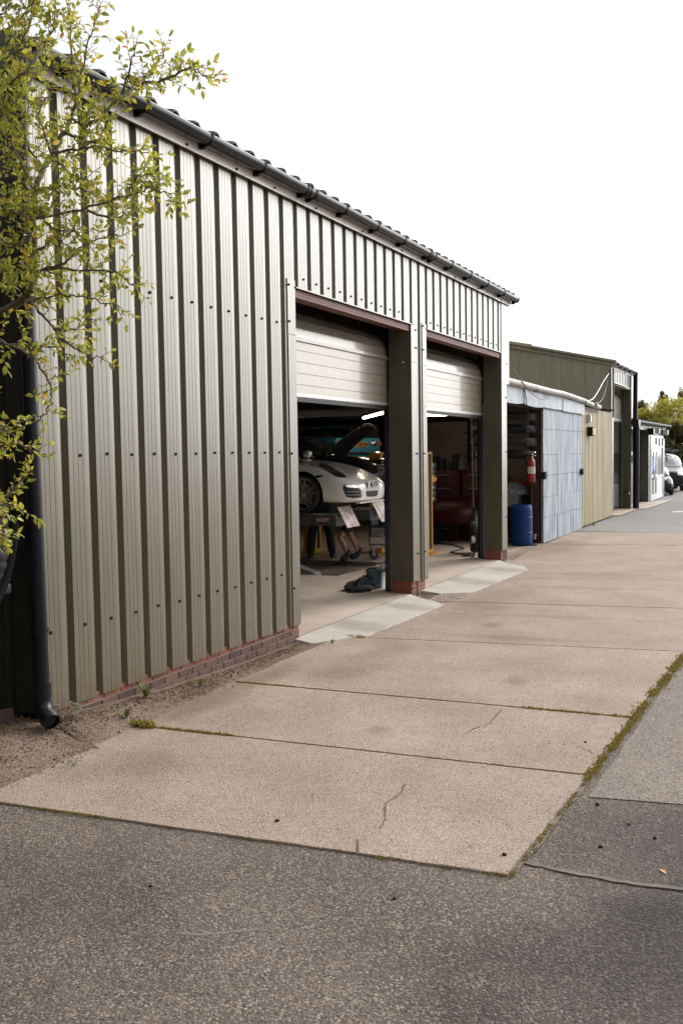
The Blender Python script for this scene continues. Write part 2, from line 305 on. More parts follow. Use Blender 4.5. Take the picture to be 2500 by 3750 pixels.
sheet('road', [(26.2, -60), (200, -60), (200, 1.2), (47.5, 1.2), (47.5, .36), (26.2, .2)], -.010, m_fartar)
sheet('worn_tarmac_patch', jag([(6.08, -4.14), (12.5, -4.34), (26, -4.75), (26, -12), (6.25, -12), (6.2, -4.8)], .3, .015, 3), -.009, m_patch)

# concrete slabs, each a thick plate with its own slightly ragged edge
def jx(a, b): return lambda y: a + (b-a)*(y/-4.0)
JO = [jx(4.386, 4.747), jx(6.20, 6.472), jx(7.82, 8.03), jx(10.25, 10.87), jx(13.2, 13.9), jx(16.0, 16.95), jx(18.9, 19.85), jx(22.45, 23.1), jx(25.95, 26.45)]
EDGE = [-3.98, -4.06, -4.11, -4.225, -4.32, -4.41, -4.5, -4.6, -4.7]
INNER = [-.30, -.27, -.30, -.33, -.30, -.26, -.1, .1, .16]
for i in range(8):
    a, b = JO[i], JO[i+1]; g = .010 if i < 5 else .005
    ya0, ya1, yb0, yb1 = INNER[i], EDGE[i], INNER[i+1], EDGE[i+1]
    poly = jag([(a(ya1)+g, ya1), (b(yb1)-g, yb1), (b(yb0)-g, yb0), (a(ya0)+g, ya0)], .12, .0045, 20+i)
    o = MB().prism([(x, y, -.08) for x, y in poly], (0, 0, .08 + random.uniform(-.002, .002))).build('concrete_slab', m_con, bevel=.004)
    o['kind'] = 'structure'
sheet('joint_bed', [(4.77, -3.96), (26.4, -4.68), (26.4, .1), (4.43, -.28)], -.008, m_joint)

# sloping strip of grit along the foot of the wall
def verge_z(x, y):
    rise = max(0, min(1, (9.4-x)/3.6)); s = max(0, min(1, (y+.50)/.45)); s = s*s*(3-2*s)
    return -.006 + .155*rise*rise*s + .012*s + .008*noise.noise((x*3, y*3, 1)) * s
mb = MB(); rows = []
for i in range(140):
    x = (3.2 + (i-20)*.057) if i >= 20 else -6 + i*.46; e0 = -.62 if x < 5.6 else -.40 - .05*sin(x*2.3)-.04*noise.noise((x*2, 0, 0))
    e0 += max(0, 5.4-x)*.1
    top = 1.6 if x < 5.55 else .12
    rows.append([(x, e0+(top-e0)*k/12, verge_z(x, e0+(top-e0)*k/12) - (.012 if k == 0 else 0)) for k in range(13)])
mb.strip(rows); mb.build('wall_foot_soil', m_soil, smooth=True)['kind'] = 'structure'
sheet('drain_strip', [(17.6, -.32), (22.4, -.1), (22.4, 1.2), (18.2, 1.2)], -.004, m_con)

# aprons and workshop floor
def apron(x0, x1, front, seed):
    """sloping pale strip; front(x) is the y of its ragged outer edge"""
    r = random.Random(seed); mb = MB(); rows = []; n = int((x1-x0)/.06)
    for i in range(n+1):
        x = x0+(x1-x0)*i/n; yf = front(x) + r.uniform(-.012, .012) + .02*noise.noise((x*4, seed, 0))
        row = [(x, .05+(yf-.05)*k/5, .046-.038*(k/5)+.003*noise.noise((x*5, k, 3))) for k in range(6)]; row.append((x, yf-.015, -.03)); rows.append(row)
    mb.strip(rows); mb.strip([[(*p[:2], p[2]) for p in rows[-1]], [(p[0]+.01, p[1], -.05) for p in rows[-1]]]); mb.strip([[(p[0]-.01, p[1], -.05) for p in rows[0]], rows[0]])
    return mb.build('concrete_apron', m_apron, normals=False)
def lerp_tab(tab):
    def f(x):
        for (a, ya), (b, yb) in zip(tab, tab[1:]):
            if x <= b: return ya+(yb-ya)*(x-a)/(b-a)
        return tab[-1][1]
    return f
apron(9.76, 13.56, lerp_tab([(9.76, -.20), (10.45, -.62), (12.95, -.70), (13.2, -.5), (13.56, -.02)]), 4)['kind'] = 'structure'
apron(13.97, 18.42, lerp_tab([(13.97, -.30), (14.25, -.72), (17.4, -.80), (17.85, -.6), (18.42, -.02)]), 8)['kind'] = 'structure'
mb = MB(); z = .046; FX0, FX1, FY0, FY1 = 15.1, 17.3, 2.08, 6.9
xs = [5.7, FX0, FX1, 32.3]; ys = [.062, FY0, FY1, 12.0]
for i in range(3):
    for j in range(3):
        if i == 1 and j == 1: continue
        y0 = ys[j]
        if i == 2 and j == 0:
            mb.quad((FX1, y0, z), (18.7, y0, z), (18.7, ys[1], z), (FX1, ys[1], z)); mb.quad((18.7, 1.0, z), (32.3, 1.0, z), (32.3, ys[1], z), (18.7, ys[1], z)); continue
        mb.quad((xs[i], y0, z), (xs[i+1], y0, z), (xs[i+1], ys[j+1], z), (xs[i], ys[j+1], z))
o = mb.build('workshop_floor', m_floor); o['kind'] = 'structure'
mb = MB()
mb.quad((5.7, .052, .043), (18.7, .052, .043), (18.7, .060, -.05), (5.7, .060, -.05)); mb.build('floor_joint', m_joint)['kind'] = 'structure'
sheet('shed_floor', [(18.72, .0), (22.5, .05), (22.5, 1.02), (18.72, 1.02)], .004, m_con)
m_pit = mat('grey painted pit wall', (.20, .19, .185), .8, col2=(.13, .12, .115), noise_scale=5, stretch=(5, 5, .6), bump=.3, bump_scale=30)
mb = MB(); a, b, c, d_ = (FX0, FY0), (FX1, FY0), (FX1, FY1), (FX0, FY1)
for p, q in ((a, b), (b, c), (c, d_), (d_, a)): mb.quad((*p, z-.001), (*q, z-.001), (*q, -.36), (*p, -.36))
mb.quad((*a, -.36), (*b, -.36), (*c, -.36), (*d_, -.36)); mb.build('lift_pit', m_pit)['kind'] = 'structure'
# hazard stripe along the pit's front edge
m_haz = bpy.data.materials.new('hazard stripe'); m_haz.use_nodes = True; t = m_haz.node_tree; b = t.nodes['Principled BSDF']
tcx = t.nodes.new('ShaderNodeTexCoord'); mpx = t.nodes.new('ShaderNodeMapping'); mpx.inputs['Rotation'].default_value = (0, 0, radians(45)); t.links.new(tcx.outputs['Object'], mpx.inputs[0])
wv = t.nodes.new('ShaderNodeTexWave'); wv.inputs['Scale'].default_value = 2.6; t.links.new(mpx.outputs[0], wv.inputs[0])
rp = t.nodes.new('ShaderNodeValToRGB'); rp.color_ramp.interpolation = 'CONSTANT'; rp.color_ramp.elements[0].color = (.02, .02, .02, 1); rp.color_ramp.elements[1].color = (.55, .27, .03, 1); rp.color_ramp.elements[1].position = .5
t.links.new(wv.outputs['Fac'], rp.inputs[0]); t.links.new(rp.outputs[0], b.inputs['Base Color'])
MB().box(15.75, 17.3, 2.02, 2.075, .047, .052).build('hazard_tape', m_haz)
tag(bpy.data.objects['hazard_tape'], 'yellow and black striped tape along the edge of the lift pit', 'tape')

# seams and marking on the tarmac
def ribbon(pts, w, z, seed=0):
    r = random.Random(seed); P = [Vector((x, y, 0)) for x, y in pts]; rows = []
    Q = smoothpath(P, 10)
    for i, p in enumerate(Q):
        d = (Q[min(i+1, len(Q)-1)]-Q[max(i-1, 0)]).normalized(); n = Vector((-d.y, d.x, 0)); ww = w*r.uniform(.55, 1.3)
        j = n*r.uniform(-.25, .25)*w
        rows.append([(*(p+n*ww*.5+j).xy, z), (*(p-n*ww*.5+j).xy, z)])
    return MB().strip(rows)
ribbon([(4.95, -4.02), (4.93, -4.5), (4.99, -5.2), (5.05, -6.5)], .032, -.006, 3).build('tar_seam', m_tarseam)['kind'] = 'structure'
mb = ribbon([(4.78, -4.0), (6.0, -4.055), (8.1, -4.13), (10.9, -4.26)], .04, -.0045, 5); mb.build('edge_grit', m_tarseam)['kind'] = 'structure'
mb = MB()
for i, pts in enumerate(([(7.85, -3.05), (7.6, -3.07), (7.36, -3.08), (7.25, -3.02), (7.06, -2.99)], [(5.82, -2.97), (5.6, -3.01), (5.45, -2.99), (5.33, -3.03), (5.2, -3.09), (5.04, -3.12)], [(4.83, -3.07), (4.76, -3.1), (4.70, -3.13)], [(7.1, -3.7), (7.05, -3.9), (6.95, -4.0)])):
    rr = random.Random(i); Q = [(x+rr.uniform(-.012, .012), y+rr.uniform(-.012, .012)) for x, y in [tuple(v[:2]) for v in smoothpath([(x, y, 0) for x, y in pts], 7)]]
    rows = []
    for k, (x, y) in enumerate(Q): w = rr.uniform(.002, .006); rows.append([(x-w*.3, y+w, .0032), (x+w*.3, y-w, .0032)])
    mb.strip(rows)
mb.build('concrete_crack', m_joint)['kind'] = 'structure'
sheet('white_road_marking', [(34.9, -1.35), (35.6, -2.2), (36.2, -2.2), (35.4, -1.35)], -.005, m_offwhite)
m_scuff = mat('chalky scuff', (.15, .135, .125), .9)
o = ribbon([(3.55, -2.72), (3.6, -2.86), (3.70, -3.0), (3.74, -3.06)], .022, -.0125, 9).build('chalk_scuff', m_scuff); o['kind'] = 'structure'
# drainage channel in front of the shed
mb = MB()
for k in range(4):
    o = .035*k; mb.add([(18.95, .10-o*1.6, .007), (21.95, .36-o*1.6, .007), (21.95, .34-o*1.6, .007), (18.95, .08-o*1.6, .007)], [(0, 1, 2, 3)])
mb.build('drain_slots', m_joint)['kind'] = 'structure'

# moss in the joints (nobody could count it)
rm = random.Random(11); mb = MB()
def tuft(x, y, z, h):
    a = rm.uniform(0, 2*pi)
    for k in range(3):
        b = a + k*2.1; w = h*.35; lean = rm.uniform(.3, 1.0)*h
        mb.add([(x-w*sin(b), y+w*cos(b), z), (x+w*sin(b), y-w*cos(b), z), (x+lean*cos(b), y+lean*sin(b), z+h)], [(0, 1, 2)])
def mossline(a, b, n, w, h0, h1, clump=.6):
    for k in range(n):
        t = rm.random()
        if noise.noise((t*9+a[0], a[1]*3, 2)) < clump-.75: continue
        x = a[0]+(b[0]-a[0])*t + rm.gauss(0, w); y = a[1]+(b[1]-a[1])*t + rm.gauss(0, w)
        tuft(x, y, -.004, rm.uniform(h0, h1))
def J(i, y): return (JO[i](y), y)
mossline(J(1, -.35), J(1, -1.3), 700, .012, .008, .02, .3); mossline(J(1, -.3), J(1, -.55), 260, .025, .015, .05, .2); mossline(J(1, -1.3), J(1, -4), 1500, .006, .004, .010, .35)
mossline(J(2, -.35), J(2, -1.0), 260, .010, .006, .018, .4); mossline(J(2, -1.0), J(2, -3.2), 1100, .005, .004, .009, .4); mossline(J(2, -3.2), J(2, -4.15), 420, .016, .006, .02, .3)
mossline(J(3, -1), J(3, -3.6), 700, .006, .004, .011, .45); mossline(J(3, -3.6), J(3, -4.2), 120, .01, .006, .012, .5)
mossline(J(3, -.35), J(3, -.6), 160, .03, .008, .03, .3)
mossline((8.1, -4.13), (11.5, -4.3), 1200, .028, .008, .026, .5); mossline((6.4, -4.07), (8.2, -4.15), 700, .02, .006, .022, .45); mossline((4.7, -4.0), (6.4, -4.07), 500, .011, .004, .012, .65)
mossline(J(0, -.9), J(0, -1.5), 260, .010, .004, .011, .5); mossline(J(0, -1.9), J(0, -2.7), 200, .007, .003, .009, .7); mossline(J(0, -3.2), J(0, -4), 300, .010, .004, .012, .6)
mossline(J(7, -.5), J(7, -3), 120, .01, .01, .02, .5)
mb.build('moss', island_mat('moss tufts', [(0, (.22, .20, .035)), (.4, (.32, .27, .05)), (.7, (.30, .19, .065)), (1, (.25, .22, .045))], .95, .1, trans=.25), normals=False)['kind'] = 'stuff'
# dead leaves and grit along the wall foot
mb = MB(); rl = random.Random(5)
def flake(x, y, z, s):
    q = Matrix.Rotation(rl.uniform(0, 6.3), 3, 'Z') @ Matrix.Rotation(rl.gauss(0, .35), 3, 'X') @ Matrix.Rotation(rl.gauss(0, .35), 3, 'Y')
    pts = [(-.5, 0, .06), (0, .28, 0), (.55, .02, .12), (.02, -.26, .02)]
    mb.add([q @ Vector(p)*s + Vector((x, y, z+.004)) for p in pts], [(0, 1, 2, 3)])
for k in range(2600):
    x = 5.4 + 4.6*rl.random()**1.1; y = -.06 - abs(rl.gauss(0, .11)); flake(x, y, verge_z(x, y), rl.uniform(.008, .032))
for k in range(1300):
    x = rl.uniform(4.3, 5.7); y = rl.uniform(-.55, .35); flake(x, y, verge_z(x, y), rl.uniform(.008, .035))
for k in range(330):
    x = rl.gauss(7.35, .35); y = -.28 + rl.gauss(0, .07); flake(x, y, verge_z(x, y)+.004, rl.uniform(.012, .035))
for k in range(420):
    x = rl.uniform(13.1, 14.0); y = rl.uniform(-.75, -.1); flake(x, y, .002, rl.uniform(.008, .03))
for k in range(140):
    i = rl.choice((0, 1, 2)); y = rl.uniform(-4, -.4); flake(JO[i](y)+rl.gauss(0, .02), y, 0, rl.uniform(.006, .016))
mb.build('leaf_litter', island_mat('dry litter', [(0, (.10, .05, .028)), (.3, (.20, .12, .07)), (.55, (.07, .042, .03)), (.8, (.27, .19, .13)), (1, (.15, .07, .03))], .95, .1), normals=False)['kind'] = 'stuff'
# loose stones lying on the yard
for k, (x, y, s, lab) in enumerate([(5.97, -4.22, .015, 'dark stone beside the slab edge under the tar seam'), (5.33, -4.36, .013, 'small dark stone alone on the dark tarmac'), (4.98, -3.9, .014, 'black stone lying at the near corner of the concrete'), (4.28, -3.53, .010, 'tiny dark stone on the open tarmac in front of the concrete'), (5.72, -4.45, .010, 'smaller dark stone further along the dark tarmac beside the slab'), (5.58, -4.62, .012, 'dark stone well out on the dark tarmac, away from the slab'), (7.2, -3.9, .011, 'dark pebble on the second slab near its mossy edge'), (3.89, -2.31, .010, 'black pebble on the tarmac at lower left'), (4.9, -2.5, .014, 'dark pebble on the nearest slab above the crack')]):
    bm = bmesh.new(); bmesh.ops.create_icosphere(bm, subdivisions=2, radius=s)
    for v in bm.verts: v.co *= 1+.35*noise.noise(v.co*40+Vector((k*7, 0, 0))); v.co.z *= .6
    me = bpy.data.meshes.new('pebble'); bm.to_mesh(me); bm.free()
    tag(link('pebble', me, m_black, None, True, (x, y, s*.4 if y > -4.0 and x > 4.75 else s*.4-.012)), lab, 'pebble', 'loose pebbles on the yard')
mb = MB().add([(-.03, 0, .004), (0, .014, .008), (.032, .002, .003), (0, -.014, .009)], [(0, 1, 2, 3)]); o = mb.build('fallen_leaf', mat('orange dry leaf', (.62, .33, .10), .7), None, loc=(5.14, -4.72, -.012)); o.rotation_euler.z = .6; tag(o, 'single dry orange leaf lying on the dark tarmac', 'leaf')
mb = MB(); rl2 = random.Random(9)
for k in range(420):
    x = rl2.uniform(2.4, 9.5); y = rl2.uniform(-5.5, -.8); s = rl2.uniform(.003, .008)
    zz = .001 if (x > JO[0](y) and y > -4.0) else -.013
    q = Matrix.Rotation(rl2.uniform(0, 6), 3, 'Z'); mb.add([q @ Vector(p)*s + Vector((x, y, zz)) for p in ((1, 0, 0), (0, .8, 0), (-.9, 0, 0), (0, -.8, 0), (0, .1, .9))], [(0, 1, 4), (1, 2, 4), (2, 3, 4), (3, 0, 4)])
mb.build('loose_grit', island_mat('grit', [(0, (.05, .05, .05)), (.5, (.35, .3, .26)), (1, (.15, .11, .09))], .9), normals=False)['kind'] = 'stuff'

# ------------------------------------------------------------------ main workshop
def weather(m, low, scuff):
    """mud splashed on the lowest half metre and scattered pale scuffs, both fixed to the sheet"""
    t = m.node_tree; b = t.nodes['Principled BSDF']; Nn = t.nodes.new; Lk = t.links.new
    old = b.inputs['Base Color'].links[0].from_socket; g = Nn('ShaderNodeNewGeometry'); sp = Nn('ShaderNodeSeparateXYZ'); Lk(g.outputs['Position'], sp.inputs[0])
    n = Nn('ShaderNodeTexNoise'); n.inputs['Scale'].default_value = 14; n.inputs['Detail'].default_value = 7; Lk(g.outputs['Position'], n.inputs['Vector'])
    r = Nn('ShaderNodeMapRange'); r.inputs[1].default_value = .15; r.inputs[2].default_value = .75; r.inputs[3].default_value = .30; r.inputs[4].default_value = -.12; Lk(sp.outputs[2], r.inputs[0])
    a = Nn('ShaderNodeMath'); a.operation = 'ADD'; Lk(n.outputs['Fac'], a.inputs[0]); Lk(r.outputs[0], a.inputs[1])
    q = Nn('ShaderNodeMapRange'); q.inputs[1].default_value = .56; q.inputs[2].default_value = .74; q.inputs[4].default_value = .75; Lk(a.outputs[0], q.inputs[0])
    x = Nn('ShaderNodeMix'); x.data_type = 'RGBA'; Lk(q.outputs[0], x.inputs['Factor']); Lk(old, x.inputs['A']); x.inputs['B'].default_value = (*low, 1)
    n2 = Nn('ShaderNodeTexNoise'); n2.inputs['Scale'].default_value = 5; n2.inputs['Detail'].default_value = 9; n2.inputs['Roughness'].default_value = .75
    mp2 = Nn('ShaderNodeMapping'); mp2.inputs['Scale'].default_value = (5, 5, .9); Lk(g.outputs['Position'], mp2.inputs[0]); Lk(mp2.outputs[0], n2.inputs['Vector'])
    q2 = Nn('ShaderNodeMapRange'); q2.inputs[1].default_value = .64; q2.inputs[2].default_value = .72; q2.inputs[4].default_value = .5; Lk(n2.outputs['Fac'], q2.inputs[0])
    y = Nn('ShaderNodeMix'); y.data_type = 'RGBA'; Lk(q2.outputs[0], y.inputs['Factor']); Lk(x.outputs['Result'], y.inputs['A']); y.inputs['B'].default_value = (*scuff, 1); Lk(y.outputs['Result'], b.inputs['Base Color'])
weather(m_olive, (.125, .095, .066), (.17, .155, .12)); weather(m_trim, (.125, .095, .066), (.17, .155, .12)); weather(m_olive_dull, (.075, .06, .044), (.09, .085, .065))
PER = 1/3
PROFILE = [(0, 0), (.050, 0), (.0525, .0026), (.055, 0), (.105, 0), (.1075, .0026), (.110, 0), (.160, 0), (.1625, .0026), (.165, 0), (.195, 0), (.216, .0015), (.236, .005), (.254, .0105), (.267, .018), (.276, .029), (.281, .050), (.309, .050), (.3305, .002)]
def clad_points(x0, x1, phase, prof=PROFILE, per=PER):
    pts = []; k = math.floor((x0-phase)/per)-1
    while phase + k*per < x1+per:
        for u, v in prof: pts.append((phase+k*per+u, v))
        k += 1
    o = []
    for (a, va), (b, vb) in zip(pts, pts[1:]):
        if a < x0 < b: o.append((x0, va+(vb-va)*(x0-a)/(b-a)))
        if x0 <= a <= x1: o.append((a, va))
        if a < x1 < b: o.append((x1, va+(vb-va)*(x1-a)/(b-a)))
    return o
def cladding(mb, x0, x1, z0, z1, phase, y=0.0, prof=PROFILE, per=PER, along='x', ztop=None):
    pts = clad_points(x0, x1, phase, prof, per)
    zt = ztop or (lambda u: z1)
    if along == 'x': rows = [[(u, y+v, z0) for u, v in pts], [(u, y+v, zt(u)) for u, v in pts], [(u, y+v+.02, zt(u)) for u, v in pts], [(u, y+v+.02, z0) for u, v in pts], [(u, y+v, z0) for u, v in pts]]
    else: rows = [[(y+v, u, z0) for u, v in pts], [(y+v, u, zt(u)) for u, v in pts], [(y+v+.02, u, zt(u)) for u, v in pts], [(y+v+.02, u, z0) for u, v in pts]]
    mb.strip(rows); return mb
shop = empty('workshop_building', (5.625, 0, 0), 0, 'nearest olive ribbed steel workshop with two half raised doors and a black gutter', 'workshop')
IT = Matrix.Translation((-5.625, 0, 0))
def P(o, parent):       # parent while keeping world coordinates of a mesh built in world space
    o.parent = parent; o.matrix_parent_inverse = Matrix.Translation(-parent_world(parent)); return o
def parent_world(p):
    v = Vector(); 
    while p is not None: v += p.location; p = p.parent
    return v
def W_(mb, name, m, parent, **k):    # build in world coordinates under a thing that is only translated
    t = -parent_world(parent); mb.v = [tuple(Vector(v)+t) for v in mb.v]; return mb.build(name, m, parent, **k)
PH = 5.628
HEAD, EAVE = 4.19, 5.19
mb = MB()
cladding(mb, 5.628, 9.70, .211, EAVE, PH); cladding(mb, 9.70, 18.45, HEAD+.012, EAVE, PH)
cladding(mb, 13.70, 14.06, .225, HEAD+.012, PH)
front = W_(mb, 'front_cladding', m_olive, shop, normals=False)
# screws with washers, one object each
sm = MB().lathe([(.0001, -.014), (.011, -.014), (.011, -.004), (.015, -.003), (.015, .002)], Matrix.Rotation(-pi/2, 4, 'X'), 10)
screw_me = None
def screw(x, z, y=0.0, parent=None):
    global screw_me
    parent = parent or front
    if screw_me is None: screw_me = sm.mesh('screw'); screw_me.materials.append(m_screw)
    o = bpy.data.objects.new('screw', screw_me); COL.objects.link(o); o.parent = parent; o.location = Vector((x, y, z)) - parent_world(parent)
for k in range(12):
    x = 5.76+k*PER
    for z, dx in ((.85, 0), (2.262, .008), (3.733, 0)):
        if k == 0: screw(x-.075, z)
        else: screw(x+dx+random.uniform(-.006, .006), z+random.uniform(-.006, .006))
for k in range(13, 38):
    x = 5.76+k*PER
    if 13.4 < x < 14.25 or x > 18.35: continue
    screw(x, 4.315+random.uniform(-.006, .006))
# trims
def trim(x0, x1, z0, z1, y=-.012): return MB().box(x0, x1, y, y+.010, z0, z1)
def reveal(x, z0, z1, d=.36): return MB().box(x, x+.012, -.002, d, z0, z1)
for x0, x1, z0, z1 in ((9.67, 9.858, .205, 3.63), (9.67, 9.858, 3.634, 4.27), (13.54, 13.752, .235, 3.62), (13.54, 13.752, 3.624, 4.188), (14.02, 14.197, .235, 3.60), (14.02, 14.197, 3.604, 4.26), (18.425, 18.79, .235, 3.588), (18.425, 18.975, 3.592, 5.175)):
    W_(trim(x0, x1, z0, z1), 'corner_trim', m_trim, shop, bevel=.002)
W_(trim(5.60, 5.632, .205, 5.17), 'corner_trim', m_trim, shop, bevel=.002)
for x, z1 in ((13.54, 4.188), (18.425, 4.188)):
    W_(reveal(x, .235, 3.62), 'reveal_trim', m_olive_dull, shop, bevel=.002); W_(reveal(x, 3.624, z1), 'reveal_trim', m_olive_dull, shop, bevel=.002)
for x in (9.846, 14.185): W_(reveal(x, .21, 4.188), 'reveal_trim', m_olive_dull, shop)
for x, zs in ((9.70, (.66, 2.25, 3.78, 4.20)), (9.70, ()), (13.72, (.66, 2.22, 3.85, 4.12)), (14.06, (.66, 2.22, 3.85, 4.22)), (18.73, (.9, 2.22, 3.32))):
    for z in zs: screw(x, z, -.013)
for z in (.66, 2.22, 3.85): screw(13.78, z, -.002)
screw(18.8, 4.0, -.013)
# header drip and lintels
for a, b in ((9.858, 13.54), (14.197, 18.425)):
    W_(MB().box(a, b, -.028, .012, HEAD-.006, HEAD+.010), 'drip_edge', m_trim, shop, bevel=.002)
    W_(MB().box(a, b, .014, .27, 4.115, 4.18), 'lintel', m_lintel, shop, bevel=.004)
    W_(MB().box(a, b, .014, .06, 4.085, 4.114), 'lintel_batten', m_lintel, shop, bevel=.003)
# fascia, soffit, roof, gutter
W_(MB().box(5.56, 18.975, -.052, -.038, 5.172, 5.335), 'fascia', m_fascia, shop, bevel=.002)
W_(MB().box(5.6, 18.975, -.037, -.004, 5.176, 5.19), 'fascia_return', m_olive_dull, shop)
fas = [o for o in children(shop) if o.name == 'fascia'][0]
for x in (6.3, 7.66, 8.55, 9.34, 10.35, 11.7, 13.1, 14.2, 15.5, 16.8, 18.3): screw(x, 5.203, -.053, fas)
RP = [(0, 0), (.20, 0), (.230, .037), (.290, .037), (.3275, 0)]
def roof(name, x0, x1, y0, y1, z0, slope, parent, per=.3375, m=m_roofing, th=.012):
    pts = clad_points(x0, x1, x0-.11, RP, per); mb = MB(); rows = []
    for y in (y0, y0+.2, y0+1.0, y1):
        rows.append([(u, y, z0+(y-y0)*slope+v + (.004*noise.noise((u*9, y, 0)) if y == y0 else 0)) for u, v in pts])
    rows = [[(u, y, z-th) for u, y, z in rows[-1]]] + rows[::-1] + [[(u, y, z-th) for u, y, z in rows[0]]] + [[(u, y, z-th) for u, y, z in rows[-1]]]
    mb.strip(rows); return W_(mb, name, m, parent, normals=False)
roof('roof', 5.50, 18.95, -.165, 6.6, 5.368, .2, shop, th=.018); 
W_(MB().quad((5.5, 6.6, 6.72), (18.95, 6.6, 6.72), (18.95, 13, 5.4), (5.5, 13, 5.4)), 'rear_roof', m_roofing, shop)
W_(MB().box(5.53, 5.555, -.10, 6.6, 0, .2, Matrix.Shear('XY', 4, (0, 0)) ), 'verge', m_olive_dull, shop).hide_render = False
bpy.data.objects.remove(bpy.data.objects['verge'])
mb = MB().prism([(5.47, -.16, 5.12), (5.47, -.16, 5.40), (5.47, 6.6, 6.76), (5.47, 6.6, 6.5)], (.025, 0, 0)); W_(mb, 'bargeboard', m_olive_dull, shop)
def ge(a, r):
    c, s_ = cos(a), sin(a); return (math.copysign(abs(c)**.6, c)*r, s_*r)
def gutter(x0, x1, yc, zc, r, parent, brackets, unions=()):
    mb = MB(); n = 14
    sec = [(yc+ge(pi+pi*k/n, r)[0], zc+ge(pi+pi*k/n, r)[1]) for k in range(n+1)]; inn = [(yc+ge(pi+pi*k/n, r-.006)[0], zc+ge(pi+pi*k/n, r-.006)[1]) for k in range(n, -1, -1)]
    hh = r*.50; tl = r*.05
    lip = [(yc-r-.006, zc+.006), (yc-r-.010, zc-.004)]
    nb = [(y, min(z, zc-hh)) if y < yc else (y, z) for y, z in sec]; fr = [(yc-r+tl-.004, zc+.012), (yc-r+tl+.006, zc+.012)]
    loop = [(yc-r-.003, zc-hh+.004)] + fr + [(yc-r+.012, zc-hh)] + [(y, z) for y, z in inn[::-1][1:] if z < zc-hh or y > yc] + [(y, z) for y, z in sec[::-1] if z < zc-hh or y > yc]
    xs_ = [x0 + (x1-x0)*i/30 for i in range(31)]
    rows = [[(x, y, z-.006*sin((x-x0)*3.1)*.4) for y, z in loop] for x in xs_]
    mb.strip(rows, True); o = len(mb.v)
    mb.add([(x1, y, z) for y, z in sec], [tuple(range(n+1))]); mb.add([(x0, y, z) for y, z in sec], [tuple(range(n+1))])
    g = W_(mb, 'gutter', m_gutter, parent, smooth=50)
    def collar(x, w, name):
        mb = MB(); rr = r+.010
        s2 = [(yc+ge(pi+pi*k/n, rr)[0], zc+ge(pi+pi*k/n, rr)[1]) for k in range(n+1)]
        poly = [(yc-rr-.004, zc+.016)] + s2 + [(yc+rr, zc+.016), (yc+r, zc+.01)] + [(yc+ge(pi+pi*k/n, r+.002)[0], zc+ge(pi+pi*k/n, r+.002)[1]) for k in range(n, -1, -1)] + [(yc-r+.004, zc+.016)]
        a = [Vector((x, y, z)) for y, z in poly]; m_ = len(a)
        rows = [a, [v+Vector((w, 0, 0)) for v in a]]; mb.strip(rows, True)
        k = len(a)
        # side faces as quads between outer and inner run
        for base in (0, k):
            oi = list(range(1, n+2)); ii = list(range(k-2, k-2-(n+1), -1))
            for q in range(n): mb.f.append((base+oi[q], base+oi[q+1], base+ii[q+1], base+ii[q]))
        if name == 'gutter_bracket': mb.box(x, x+w, yc+r*.15, yc+r+.004, zc-r-.030, zc-r*.7)
        return W_(mb, name, m_black if name == 'gutter_bracket' else m_gutter, g)
    for x in brackets: collar(x, .035, 'gutter_bracket')
    for x in unions: collar(x, .05, 'gutter_union')
    return g
gutter(5.52, 19.05, -.132, 5.325, .078, shop, (5.9, 6.86, 7.86, 8.88, 9.86, 10.07, 10.9, 11.9, 12.87, 13.91, 14.14, 14.92, 15.91, 16.92, 18.0, 19.0), (9.95, 14.01, 18.05))
# gable, back wall, inside lining
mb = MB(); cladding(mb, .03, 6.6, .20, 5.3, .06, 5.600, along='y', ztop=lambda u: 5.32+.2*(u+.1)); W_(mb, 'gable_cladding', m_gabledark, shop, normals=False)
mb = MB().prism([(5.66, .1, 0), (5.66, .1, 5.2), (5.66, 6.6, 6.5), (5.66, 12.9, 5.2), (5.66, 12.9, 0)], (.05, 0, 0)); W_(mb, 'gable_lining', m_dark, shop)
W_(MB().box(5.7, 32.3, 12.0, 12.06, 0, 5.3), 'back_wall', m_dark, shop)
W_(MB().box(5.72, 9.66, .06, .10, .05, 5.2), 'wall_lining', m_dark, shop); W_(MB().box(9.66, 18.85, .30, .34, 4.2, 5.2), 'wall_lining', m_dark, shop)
mb = MB().prism([(18.86, .06, 3.5), (18.86, .06, 5.18), (18.86, 6.6, 6.48), (18.86, 12, 5.3), (18.86, 12, 3.5)], (.05, 0, 0)); W_(mb, 'end_gable', m_olive_dull, shop)
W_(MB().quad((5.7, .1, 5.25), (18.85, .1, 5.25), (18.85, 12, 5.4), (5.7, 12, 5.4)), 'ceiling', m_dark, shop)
# steel columns behind the doorways
for x in (13.60, 18.52): W_(MB().box(x+.12, x+.42, .37, .54, .046, 5.1), 'steel_column', m_black, shop)
W_(MB().box(18.80, 18.86, .02, .62, .02, 3.6), 'end_panel', m_dark, shop)
